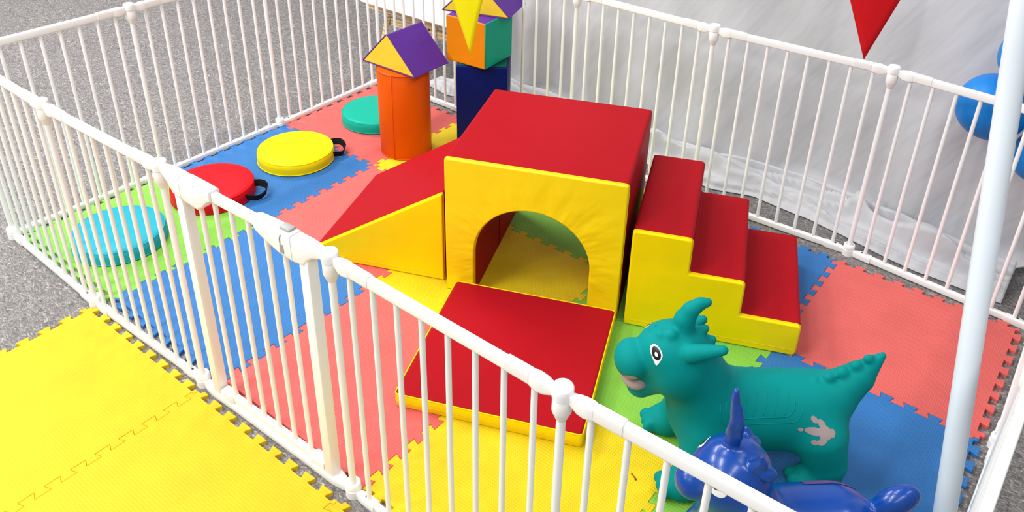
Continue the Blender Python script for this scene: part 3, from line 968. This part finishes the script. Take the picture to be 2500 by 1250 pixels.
def decal(name, tree, inside, box, step, side, mat, parent, lift=0.0010, thick=0.0006):
    """paint patch following the surface: cells of a fine s,z grid that lie inside a 2-D shape,
    dropped sideways on to the body from the given side (-1 near flank, 1 far flank)"""
    s0, s1, z0, z1 = box
    ns, nz = int((s1 - s0) / step) + 1, int((z1 - z0) / step) + 1
    bm = bmesh.new(); cache = {}
    def vert(i, j):
        if (i, j) not in cache:
            s_, z_ = s0 + i * step, z0 + j * step
            hit = tree.ray_cast(Vector((s_, side * 1.0, z_)), Vector((0, -side, 0)))
            cache[(i, j)] = None if hit[0] is None else bm.verts.new(hit[0] + hit[1] * lift)
        return cache[(i, j)]
    for i in range(ns):
        for j in range(nz):
            if inside(s0 + (i + .5) * step, z0 + (j + .5) * step):
                q = [vert(i, j), vert(i + 1, j), vert(i + 1, j + 1), vert(i, j + 1)]
                if None in q: continue
                bm.faces.new(q if side < 0 else q[::-1])
    for v in [v for v in bm.verts if not v.link_faces]: bm.verts.remove(v)
    for _ in range(2):
        bv = [v for v in bm.verts if v.is_boundary]
        new = {}
        for v in bv:
            nb = [e.other_vert(v).co for e in v.link_edges if e.is_boundary]
            if len(nb) == 2: new[v] = v.co * 0.5 + (nb[0] + nb[1]) * 0.25
        for v, c in new.items(): v.co = c
    me_o = obj(name, bm, mat, parent, True)
    return me_o

def in_ell(cx, cz, rx, rz, ang=0.0):
    c, s_ = math.cos(ang), math.sin(ang)
    def f(x, z):
        dx, dz = x - cx, z - cz
        u_ = (dx * c + dz * s_) / rx; v_ = (-dx * s_ + dz * c) / rz
        return u_ * u_ + v_ * v_ < 1
    return f
def any_of(*fs):
    return lambda x, z: any(f(x, z) for f in fs)

def ridge(bm, tree, pts, side, r):
    path = []
    for s_, z_ in pts:
        hit = tree.ray_cast(Vector((s_, side, z_)), Vector((0, -side, 0)))
        if hit[0] is not None: path.append(hit[0])
    if len(path) > 1: bm_tube(bm, path, r, 6)

# ------------------------------------------------------------------ teal dragon hopper
HA = math.radians(40)
DORG = (2.383, 0.610, 0.0)
dr = thing('dragon_hopper', 'teal inflatable rubber dragon hopper with horns and a raised spiked tail', 'ride-on toy', DORG, HA)
f = Field((-0.27, -0.20, -0.01), (0.58, 0.20, 0.60), 0.0048)
f.cone((0.075, 0, 0.182), (0.312, 0, 0.172), 0.104, 0.103, 0.0)          # barrel
f.ell((0.05, 0, 0.170), (0.085, 0.098, 0.105), 0.05)                      # chest
f.cone((0.042, 0, 0.230), (-0.018, 0, 0.345), 0.094, 0.082, 0.055)         # neck
f.ell((-0.052, 0, 0.380), (0.090, 0.077, 0.073), 0.04)                    # skull
f.cone((-0.085, 0, 0.362), (-0.122, 0, 0.350), 0.060, 0.045, 0.03)        # muzzle
f.ell((-0.150, 0, 0.352), (0.046, 0.056, 0.048), 0.007)                   # blunt nose
f.cone((-0.070, 0, 0.318), (-0.122, 0, 0.272), 0.060, 0.038, 0.03)        # lower jaw
f.ell((-0.180, 0, 0.300), (0.058, 0.048, 0.018), 0.008, cut=True)         # open mouth
for s in (-1, 1):
    f.ell((-0.040, s * 0.052, 0.335), (0.062, 0.040, 0.062), 0.03)        # cheek
    ez_ = 0.010 if s < 0 else -0.045
    f.cone((-0.026, s * 0.064, 0.414 + ez_), (0.040, s * 0.088, 0.444 + ez_), 0.024, 0.013, 0.008)   # ears
    f.path([(0.045, s * 0.072, 0.15), (0.020, s * 0.100, 0.08), (-0.002, s * 0.106, 0.03)], [0.062, 0.050, 0.042], 0.04)   # fore legs
    f.ell((-0.018, s * 0.108, 0.030), (0.052, 0.044, 0.038), 0.03)
    f.path([(0.335, s * 0.070, 0.15), (0.355, s * 0.090, 0.08), (0.352, s * 0.094, 0.03)], [0.070, 0.054, 0.047], 0.04)  # hind legs
    f.ell((0.332, s * 0.096, 0.028), (0.058, 0.046, 0.036), 0.03)
    for q in (-0.024, 0.0, 0.024):
        f.ell((-0.064, s * 0.108 + q, 0.026), (0.017, 0.013, 0.020), 0.010)      # toes
        f.ell((0.280, s * 0.096 + q, 0.024), (0.017, 0.013, 0.020), 0.010)
# curved horn on the forehead
f.path([(-0.036, 0, 0.438), (-0.034, 0, 0.474), (-0.022, 0, 0.503), (-0.002, 0, 0.521), (0.015, 0, 0.525)], [0.030, 0.026, 0.021, 0.016, 0.012], 0.008)
# knobs on the forehead, spikes down the nape
for p, r in (((-0.092, -0.016, 0.440), 0.012), ((-0.068, -0.024, 0.446), 0.016), ((-0.104, 0.010, 0.436), 0.011)):
    f.ell(p, (r, r, r), 0.010)
for p, q, r in (((-0.026, -0.004, 0.462), (-0.022, -0.004, 0.476), 0.016), ((0.006, 0, 0.440), (0.026, 0, 0.458), 0.014), ((0.022, 0, 0.412), (0.048, 0, 0.424), 0.014), ((0.032, 0, 0.382), (0.058, 0, 0.388), 0.013),
             ((0.040, 0, 0.352), (0.066, 0, 0.352), 0.013), ((0.046, 0, 0.322), (0.068, 0, 0.316), 0.012)):
    p, q = (p[0] - 0.006, p[1], p[2] - 0.013), (q[0] - 0.006, q[1], q[2] - 0.013)
    f.cone(p, q, r + 0.004, r - 0.003, 0.004)
# tail
f.path([(0.318, 0, 0.180), (0.382, 0, 0.226), (0.434, 0, 0.284), (0.480, 0, 0.353)], [0.086, 0.060, 0.040, 0.010], 0.05)
for p, r in (((0.322, -0.006, 0.264), 0.011), ((0.356, -0.006, 0.276), 0.017), ((0.389, -0.004, 0.290), 0.019), ((0.420, -0.003, 0.312), 0.017), ((0.446, -0.002, 0.335), 0.014)):
    f.ell((p[0], p[1], p[2] + 0.009), (r * 1.05, r * 0.85, r), 0.004)
f.floor_cut(0.001)
bm = f.mesh(3)
dtree = BVHTree.FromBMesh(bm)
obj('body', bm, M['teal_rubber'], dr, True)
# saddle embossing on both flanks
for s in (-1, 1):
    bm = bmesh.new()
    for mg, r in ((0.0, 0.0014), (0.016, 0.0012)):
        a0, a1, zb = 0.075 - mg, 0.255 + mg, 0.234 - mg * 0.8
        pts = [(a0, 0.280)] + [(a0 + 0.03 * (1 - math.cos(t)), zb + 0.03 * (1 - math.sin(t))) for t in [PI / 2 * k / 5 for k in range(6)]]
        pts += [(a0 + 0.03 + (a1 - a0 - 0.06) * k / 12, zb) for k in range(1, 12)]
        pts += [(a1 - 0.03 + 0.03 * math.sin(t), zb + 0.03 * (1 - math.cos(t))) for t in [PI / 2 * k / 5 for k in range(6)]] + [(a1, 0.280)]
        ridge(bm, dtree, pts, s, r)
    for k in range(6):
        x0 = 0.090 + 0.027 * k
        ridge(bm, dtree, [(x0 + 0.018 * t / 6, 0.238 + 0.036 * t / 6) for t in range(7)], s, 0.0008)
    obj('saddle_ridge', bm, M['teal_rubber'], dr, True)
# footprint mark on the near and far haunch
FX, FZ_ = 0.305, 0.206
foot = any_of(*[in_ell((x - 0.385) * 0.72 + FX, (z - 0.155) * 0.72 + FZ_, a_ * 0.72, b_ * 0.72, r_) for x, z, a_, b_, r_ in (
    (0.4075, 0.155, 0.022, 0.018, 0), (0.430, 0.155, 0.013, 0.011, 0), (0.372, 0.155, 0.030, 0.0115, 0),
    (0.400, 0.176, 0.016, 0.010, 2.4), (0.376, 0.187, 0.014, 0.0085, -0.5),
    (0.398, 0.133, 0.018, 0.010, 0.7), (0.374, 0.123, 0.011, 0.008, 0.5), (0.329, 0.155, 0.010, 0.006, 0))])
for s in (-1, 1):
    part_label(decal('footprint_mark', dtree, foot, (0.25, 0.37, 0.165, 0.245), 0.0011, s, M['pink_paint'], dr), 'greyish pink three-toed footprint')
# eyes
def drop(cx, cz, rx, rz):
    def g(x, z):
        dx, dz = (x - cx) / rx, (z - cz) / rz
        if dz > 0: return dx * dx + dz * dz < 1
        return dz > -1.55 and abs(dx) < (1 + dz / 1.55) ** 0.75
    return g
EX, EZ = -0.106, 0.411
for s in (-1, 1):
    ew = part_label(decal('eye', dtree, drop(EX, EZ, 0.0130, 0.0165), (EX - .02, EX + .02, EZ - .03, EZ + .02), 0.0010, s, M['eye_white'], dr, 0.0008), 'white drop-shaped eye')
    part_label(decal('iris', dtree, in_ell(EX, EZ + 0.001, 0.0095, 0.0125), (EX - .02, EX + .02, EZ - .03, EZ + .02), 0.0008, s, M['eye_black'], ew, 0.0014), 'black iris')
    part_label(decal('pupil', dtree, in_ell(EX, EZ, 0.0036, 0.0044), (EX - .01, EX + .01, EZ - .01, EZ + .01), 0.0006, s, M['eye_white'], ew, 0.0020), 'white pupil')
    part_label(decal('nostril', dtree, in_ell(-0.162, 0.334, 0.016, 0.011, 0.3), (-0.190, -0.140, 0.315, 0.36), 0.0010, s, M['pink_paint'], dr, 0.0008), 'greyish pink nostril')
bm = bmesh.new()
bmesh.ops.create_uvsphere(bm, u_segments=24, v_segments=14, radius=1.0)
bm.transform(Matrix.Translation((-0.139, 0, 0.298)) @ Matrix.Diagonal((0.037, 0.049, 0.021, 1)))
part_label(obj('mouth', bm, M['pink_paint'], dr, True), 'greyish pink open mouth')
# ------------------------------------------------------------------ glossy blue hopper
HB = math.radians(38)
un = Vector((-math.sin(HA), math.cos(HA), 0))
BORG = Vector(DORG) + un * (-0.372)
hp = thing('animal_hopper', 'glossy dark blue inflatable hopper with a single twisted horn, half behind the front fence', 'ride-on toy', BORG, HB)
g = Field((-0.21, -0.18, -0.01), (0.50, 0.18, 0.64), 0.0048)
g.cone((0.050, 0, 0.190), (0.240, 0, 0.194), 0.098, 0.106, 0.0)
g.ell((0.035, 0, 0.17), (0.085, 0.094, 0.10), 0.05)
g.cone((0.040, 0, 0.23), (0.002, 0, 0.34), 0.088, 0.070, 0.05)
g.ell((-0.004, 0, 0.374), (0.084, 0.080, 0.084), 0.03)
g.cone((-0.038, 0, 0.366), (-0.084, 0, 0.354), 0.052, 0.036, 0.03)
g.ell((-0.086, 0, 0.352), (0.029, 0.038, 0.031), 0.02)
for s in (-1, 1):
    g.path([(0.015, s * 0.07, 0.15), (-0.010, s * 0.10, 0.08), (-0.025, s * 0.108, 0.03)], [0.058, 0.046, 0.038], 0.04)
    g.path([(0.262, s * 0.07, 0.15), (0.272, s * 0.095, 0.08), (0.262, s * 0.104, 0.03)], [0.066, 0.050, 0.040], 0.04)
    g.ell((-0.032, s * 0.11, 0.024), (0.046, 0.04, 0.03), 0.03); g.ell((0.247, s * 0.105, 0.024), (0.05, 0.042, 0.03), 0.03)
    hz_ = 0.0 if s < 0 else -0.030
    g.path([(0.020, s * 0.040, 0.440 + hz_), (0.032, s * 0.050, 0.464 + hz_), (0.026, s * 0.052, 0.482 + hz_)], [0.015, 0.012, 0.006], 0.010)   # little horns
    g.ell((0.046, s * 0.054, 0.436 + hz_), (0.020, 0.014, 0.018), 0.006)
    g.cone((0.020, s * 0.076, 0.362), (0.050, s * 0.098, 0.352), 0.022, 0.012, 0.006)                                      # ears
# long twisted crest horn
g.path([(-0.016, 0, 0.445), (-0.019, 0, 0.520), (-0.027, 0, 0.585), (-0.029, 0, 0.606)], [0.0115, 0.0110, 0.0100, 0.0080], 0.003)
g.path([(-0.009, 0.002, 0.448), (-0.008, -0.006, 0.490), (-0.011, -0.010, 0.530), (-0.018, -0.008, 0.570)], [0.0095, 0.0090, 0.0085, 0.0060], 0.004)
g.path([(-0.020, 0.006, 0.450), (-0.025, 0.006, 0.490), (-0.027, -0.004, 0.520)], [0.0085, 0.0080, 0.0060], 0.004)
# stubby tail
g.cone((0.290, 0, 0.240), (0.325, 0, 0.276), 0.026, 0.018, 0.02)
g.ell((0.356, 0, 0.300), (0.052, 0.029, 0.030), 0.012, rot=[[math.cos(.6), 0, -math.sin(.6)], [0, 1, 0], [math.sin(.6), 0, math.cos(.6)]])
g.floor_cut(0.001)
bm = g.mesh(3)
htree = BVHTree.FromBMesh(bm)
obj('body', bm, M['blue_rubber'], hp, True)
for s in (-1, 1):
    ew = part_label(decal('eye', htree, in_ell(-0.052, 0.406, 0.019, 0.022, 0.3), (-0.09, -0.01, 0.37, 0.45), 0.0012, s, M['eye_white'], hp, 0.0008), 'white painted eye')
    part_label(decal('pupil', htree, in_ell(-0.055, 0.411, 0.011, 0.013, 0.2), (-0.09, -0.01, 0.37, 0.45), 0.0010, s, M['eye_black'], ew, 0.0014), 'black pupil')
part_label(decal('chest_mark', htree, in_ell(-0.02, 0.18, 0.030, 0.05), (-0.08, 0.04, 0.12, 0.25), 0.0025, -1, M['brown_paint'], hp, 0.0008), 'brown painted patch on the chest')
# purple blanket edge over the rump
bm = bmesh.new()
cols = []
for i in range(13):
    s_ = 0.180 + 0.010 * i
    row = []
    for j in range(5):
        y_ = 0.052 + 0.006 * j
        hit = htree.ray_cast(Vector((s_, y_, 0.7)), Vector((0, 0, -1)))
        row.append(bm.verts.new(hit[0] + hit[1] * 0.0012))
    cols.append(row)
for a_, b_ in zip(cols[:-1], cols[1:]):
    for j in range(4): bm.faces.new((a_[j], b_[j], b_[j + 1], a_[j + 1]))
part_label(obj('back_stripe', bm, M['magenta_paint'], hp, True), 'purple painted stripe along the back')
bm = bmesh.new()
for s in (-1, 1):
    for x0 in (0.075, 0.090, 0.175, 0.190):
        ridge(bm, htree, [(x0 + 0.004 * k, 0.250 - 0.014 * k) for k in range(8)], s, 0.0012)
obj('girth_ridge', bm, M['blue_rubber'], hp, True)

# ------------------------------------------------------------------ white backdrop sheet
def hash_noise(x, y, seed=0):
    def h(i, j):
        n = math.sin(i * 127.1 + j * 311.7 + seed * 74.7) * 43758.5453
        return n - math.floor(n)
    i, j = math.floor(x), math.floor(y); fx, fy = x - i, y - j
    fx = fx * fx * (3 - 2 * fx); fy = fy * fy * (3 - 2 * fy)
    return (h(i, j) * (1 - fx) + h(i + 1, j) * fx) * (1 - fy) + (h(i, j + 1) * (1 - fx) + h(i + 1, j + 1) * fx) * fy
XL, XR = 0.50, 2.93
def foot_y(x):
    pts = [(0.5, 2.22), (1.44, 2.175), (1.75, 2.185), (2.1, 2.235), (2.4, 2.225), (2.7, 2.145), (3.0, 2.13)]
    for (a_, ya), (b_, yb) in zip(pts[:-1], pts[1:]):
        if x <= b_: return ya + (yb - ya) * max(0, (x - a_)) / (b_ - a_)
    return pts[-1][1]
def hem_y(x):
    pts = [(0.5, 2.02), (1.3, 1.99), (1.82, 1.966), (1.98, 2.03), (2.27, 1.995), (2.52, 1.94), (2.71, 1.912), (3.0, 1.912)]
    for (a_, ya), (b_, yb) in zip(pts[:-1], pts[1:]):
        if x <= b_: return ya + (yb - ya) * max(0, (x - a_)) / (b_ - a_) + 0.012 * (hash_noise(x * 14, 3) - .5)
    return pts[-1][1]
bm = bmesh.new()
NX, NH, NF = 300, 46, 46
rows = []
for j in range(NH + NF + 1):
    row = []
    for i in range(NX + 1):
        x = XL + (XR - XL) * i / NX
        if j <= NH:                                    # hanging part
            t = j / NH
            z = 2.35 * (1 - t) ** 1.0 + 0.030
            amp = 0.004 + 0.020 * math.exp(-((t - 1) / 0.22) ** 2)
            yy = foot_y(x) + 0.10 * (1 - t)
            yy += amp * 1.1 * (math.sin(x * 9.3 + 1.2 * z) + 0.6 * math.sin(x * 21 + 2.0 - 2 * z)) * 0.6
            if x < 0.85:
                yy += 0.035 * math.sin((x - XL) / 0.35 * PI * 3.0) * (0.4 + 0.6 * (0.85 - x) / 0.35)
            yy += 0.050 * (hash_noise(x * 3.1 + z * 2.0, z * 1.8 - x * 1.1, 2) - 0.5) + 0.022 * (hash_noise(x * 7.5 + z * 4.0, z * 2.6 - x * 2.2, 8) - 0.5)
            xx = x + (0.05 * t ** 3 if x > 2.8 else 0) * (x - 2.8) / 0.13
        else:                                          # gathered on the floor
            t = (j - NH) / NF
            y0, y1 = foot_y(x), hem_y(x)
            yy = y0 + (y1 - y0) * t
            xx = x
            w1 = hash_noise(x * 2.1, 0.3, 5); w2 = hash_noise(x * 3.7, 7.1, 6); w3 = hash_noise(x * 6.0, t * 2.0, 11)
            env = min(1, (1 - t) * 4.5) * min(1, 0.35 + t * 4)
            def crease(c, wd, ht):                     # rope-like fold running along the hem
                q_ = (t - c) / wd
                return ht * math.exp(-q_ * q_)
            z = FZ + 0.004 + env * (crease(0.16 + 0.22 * w1, 0.050, 0.072) + crease(0.34 + 0.26 * w2, 0.034, 0.062 * (0.4 + w3)) + crease(0.55 + 0.25 * w1 - 0.15 * w2, 0.034, 0.052)
                                    + crease(0.72 + 0.20 * w2, 0.028, 0.040 * (0.3 + w3)) + 0.016 * w3
                                    + 0.010 * abs(math.sin(t * 17 + x * 9 + 5 * w1)))
            yy += 0.014 * env * math.sin(w1 * 9 + t * 9)
            if t < 0.12:
                z = max(z, 0.030 * (1 - t / 0.12) + FZ + 0.004)
        row.append(bm.verts.new((xx, yy, z)))
    rows.append(row)
for a_, b_ in zip(rows[:-1], rows[1:]):
    for i in range(NX): bm.faces.new((a_[i], a_[i + 1], b_[i + 1], b_[i]))
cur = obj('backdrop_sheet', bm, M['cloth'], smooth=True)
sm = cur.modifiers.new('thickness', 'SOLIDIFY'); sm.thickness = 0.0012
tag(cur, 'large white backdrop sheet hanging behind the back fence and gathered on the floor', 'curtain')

# bunched cloth farther left
bm = bmesh.new()
NXh, NYh = 60, 40
rows = []
for j in range(NYh + 1):
    row = []
    for i in range(NXh + 1):
        a_, b_ = i / NXh, j / NYh
        x = 0.165 + 0.40 * a_ + 0.02 * math.sin(b_ * 7); y = 1.965 + 0.105 * b_ + 0.01 * a_ + 0.012 * math.sin(a_ * 11)
        e_ = min(1, 6 * a_, 6 * b_, 6 * (1 - b_))
        z = FZ + 0.003 + e_ * (0.012 + 0.10 * a_ * b_ * (0.4 + hash_noise(a_ * 3, b_ * 3, 4)) + 0.035 * abs(math.sin(b_ * 9 + a_ * 4 + 3 * hash_noise(a_ * 3, b_ * 2, 3))) * (0.3 + a_))
        row.append(bm.verts.new((x, y, z)))
    rows.append(row)
for a_, b_ in zip(rows[:-1], rows[1:]):
    for i in range(NXh): bm.faces.new((a_[i], a_[i + 1], b_[i + 1], b_[i]))
hc = obj('bunched_cloth', bm, M['cloth'], smooth=True)
sm = hc.modifiers.new('thickness', 'SOLIDIFY'); sm.thickness = 0.002
tag(hc, 'end of white cloth bunched on the grey floor left of the navy tower block', 'cloth')

# ------------------------------------------------------------------ easel
ez = thing('easel', 'low wooden easel with a white board standing beyond the back fence', 'easel', (-0.10, 2.20, FZ))
def beam(name, p, q, w, th, parent=ez, mat=None):
    p, q = Vector(p), Vector(q); d_ = (q - p)
    bm = bmesh.new()
    rot = d_.to_track_quat('Z', 'Y').to_matrix()
    bm_box(bm, (p + q) / 2, (w, th, d_.length), 0.002, 1, rot)
    return obj(name, bm, mat or M['wood'], parent, 35)
beam('leg', (-0.185, -0.10, 0.0), (-0.115, 0.07, 0.80), 0.032, 0.02)
beam('leg', (0.45, -0.10, 0.0), (0.38, 0.07, 0.80), 0.032, 0.02)
beam('back_leg', (0.13, 0.33, 0.0), (0.13, 0.08, 0.80), 0.032, 0.02)
rl = beam('cross_rail', (-0.175, -0.035, 0.205), (0.435, -0.035, 0.216), 0.02, 0.045)
lg = beam('ledge', (-0.29, -0.05, 0.272), (0.52, -0.05, 0.290), 0.05, 0.03)
bm = bmesh.new(); bm_box(bm, (0.085, -0.042, 0.232), (0.23, 0.022, 0.065), 0.004, 2)
bk = obj('board_clamp', bm, M['wood'], ez, 35)
for x in (0.095, 0.150):
    bm = bmesh.new(); bm_lathe(bm, [(0.0075, 0), (0.0075, 0.004), (0.004, 0.006)], 12)
    bm.transform(Matrix.Translation((x, -0.052, 0.232)) @ Matrix.Rotation(PI / 2, 4, 'X'))
    obj('bolt', bm, M['screw'], bk, 40)
bm = bmesh.new(); bm_box(bm, (0.12, 0.006, 0.585), (0.80, 0.012, 0.56), 0.003, 1, Matrix.Rotation(-0.2, 3, 'X'))
bm.transform(Matrix.Translation((0, -0.085, 0.005)))
part_label(obj('board', bm, M['board'], ez, 35), 'white drawing board')

# ------------------------------------------------------------------ leaning pole, bunting, balloons
P0 = Vector((3.0005, 0.8265, 0.0)); P1 = Vector((2.795, 1.068, 1.249)); dv = P1 - P0
pl = thing('stand_pole', 'tall white metal pole leaning inside the pen at the right, in front of the fence', 'pole', P0)
bm = bmesh.new(); bm_tube(bm, [dv * 0.0065, dv * 0.5, dv * 1.0, dv * 1.75], 0.0262, 28)
obj('tube', bm, M['pole'], pl, 40)
bm = bmesh.new(); bm_lathe(bm, [(0.0275, 0.0006), (0.0275, 0.020), (0.0265, 0.022)], 24)
obj('end_cap', bm, M['white_plastic'], pl, 40)

def cam_pt(px, py, depth):
    return CAMLOC + (R0 * ((px - 1250) / FPX) + R1 * ((py - CY) / FPX) + R2) * depth
bun = thing('bunting', 'string of red and yellow pennant flags hanging at the top of the view', 'bunting', (2.2, 0.5, 1.4))
def pennant(name, apex, ax, up, w, h, mat, label):
    """cloth triangle hanging from the string, slightly bowed"""
    bm = bmesh.new()
    nrm = ax.cross(up).normalized()
    nr = 14; grid = []
    for i in range(nr + 1):
        t = i / nr
        row = []
        k_n = max(1, i)
        for k in range(k_n + 1) if i > 0 else [0]:
            u_ = (k / k_n - 0.5) if i > 0 else 0
            row.append(bm.verts.new(apex + up * (h * t) + ax * (w * t * u_) + nrm * (0.010 * math.sin(t * 3.0) * (0.3 + t) + 0.005 * t * math.cos(u_ * 6))))
        grid.append(row)
    bm.faces.new((grid[0][0], grid[1][0], grid[1][1]))
    for i in range(1, nr):
        a_, b_ = grid[i], grid[i + 1]
        for k in range(len(a_)):
            bm.faces.new((a_[k], b_[k], b_[k + 1]))
        for k in range(len(a_) - 1):
            bm.faces.new((a_[k], b_[k + 1], a_[k + 1]))
    bm.transform(Matrix.Translation(-Vector(bun.location)))
    fo = obj(name, bm, mat, bun, True)
    md = fo.modifiers.new('thickness', 'SOLIDIFY'); md.thickness = 0.0008
    part_label(fo, label)
    return apex + up * h
ap_r = cam_pt(2109, 146, 1.50); ap_y = cam_pt(1148, 134, 2.00)
upv = Vector((0, 0, 1))
axr = Vector((0.787, 0.616, 0)).normalized()
tr = pennant('pennant', ap_r, axr, (upv * 1.0 - axr * 0.065).normalized(), 0.180, 0.235, M['flag_red'], 'red pennant')
axy = Vector((math.cos(math.radians(38 - 44)), math.sin(math.radians(38 - 44)), 0))
ty = pennant('pennant', ap_y, axy, (upv * 1.0 - axy * 0.06).normalized(), 0.180, 0.235, M['flag_yellow'], 'yellow pennant')
pts = [Vector((2.745, 1.126, 1.555)), Vector((2.70, 0.78, 1.500)), tr + axr * 0.09, tr - axr * 0.09, (tr + ty) / 2 - Vector((0, 0, 0.05)), ty + axy * 0.09, ty - axy * 0.09, Vector((1.2, 0.62, 1.45)), Vector((0.5, 0.75, 1.75))]
sm_ = []
for i in range(len(pts) - 1):
    a_, b_, c_, d_ = pts[max(i - 1, 0)], pts[i], pts[i + 1], pts[min(i + 2, len(pts) - 1)]
    for k in range(6):
        t = k / 6
        sm_.append(0.5 * ((2 * b_) + (c_ - a_) * t + (2 * a_ - 5 * b_ + 4 * c_ - d_) * t * t + (3 * b_ - a_ - 3 * c_ + d_) * t ** 3))
sm_.append(pts[-1])
bm = bmesh.new(); bm_tube(bm, [p - Vector(bun.location) for p in sm_], 0.0018, 6)
obj('string', bm, M['string'], bun, True)

BAL = [(2.708, 2.02, 0.632), (2.775, 2.02, 0.838), (2.905, 2.03, 0.510)]
def balloon(label, c, r, tilt):
    t = thing('balloon', label, 'balloon', c, 0, 'blue balloons by the right end of the sheet')
    bm = bmesh.new()
    prof = []
    for k in range(25):
        a_ = PI * k / 24
        z = -math.cos(a_) * r; rr = math.sin(a_) * r
        if z < 0: z *= 1.16
        prof.append((max(rr, 0.0008), z))
    bm_lathe(bm, prof, 36)
    rot = Matrix.Rotation(tilt[0], 4, 'X') @ Matrix.Rotation(tilt[1], 4, 'Y')
    bm.transform(rot)
    obj('latex_body', bm, M['balloon'], t, True)
    bm = bmesh.new(); bm_lathe(bm, [(0.003, -r * 1.15), (0.006, -r * 1.18), (0.004, -r * 1.22), (0.010, -r * 1.27)], 12)
    bm.transform(rot)
    obj('knot', bm, M['balloon'], t, True)
balloon('large blue balloon showing left of the white pole through the fence bars', BAL[0], 0.108, (0.5, -0.7))
balloon('blue balloon peeking out highest, above the fence rail by the pole', BAL[1], 0.092, (-0.4, 0.5))
balloon('blue balloon lowest of the cluster, showing right of the white pole', BAL[2], 0.095, (0.4, 0.9))
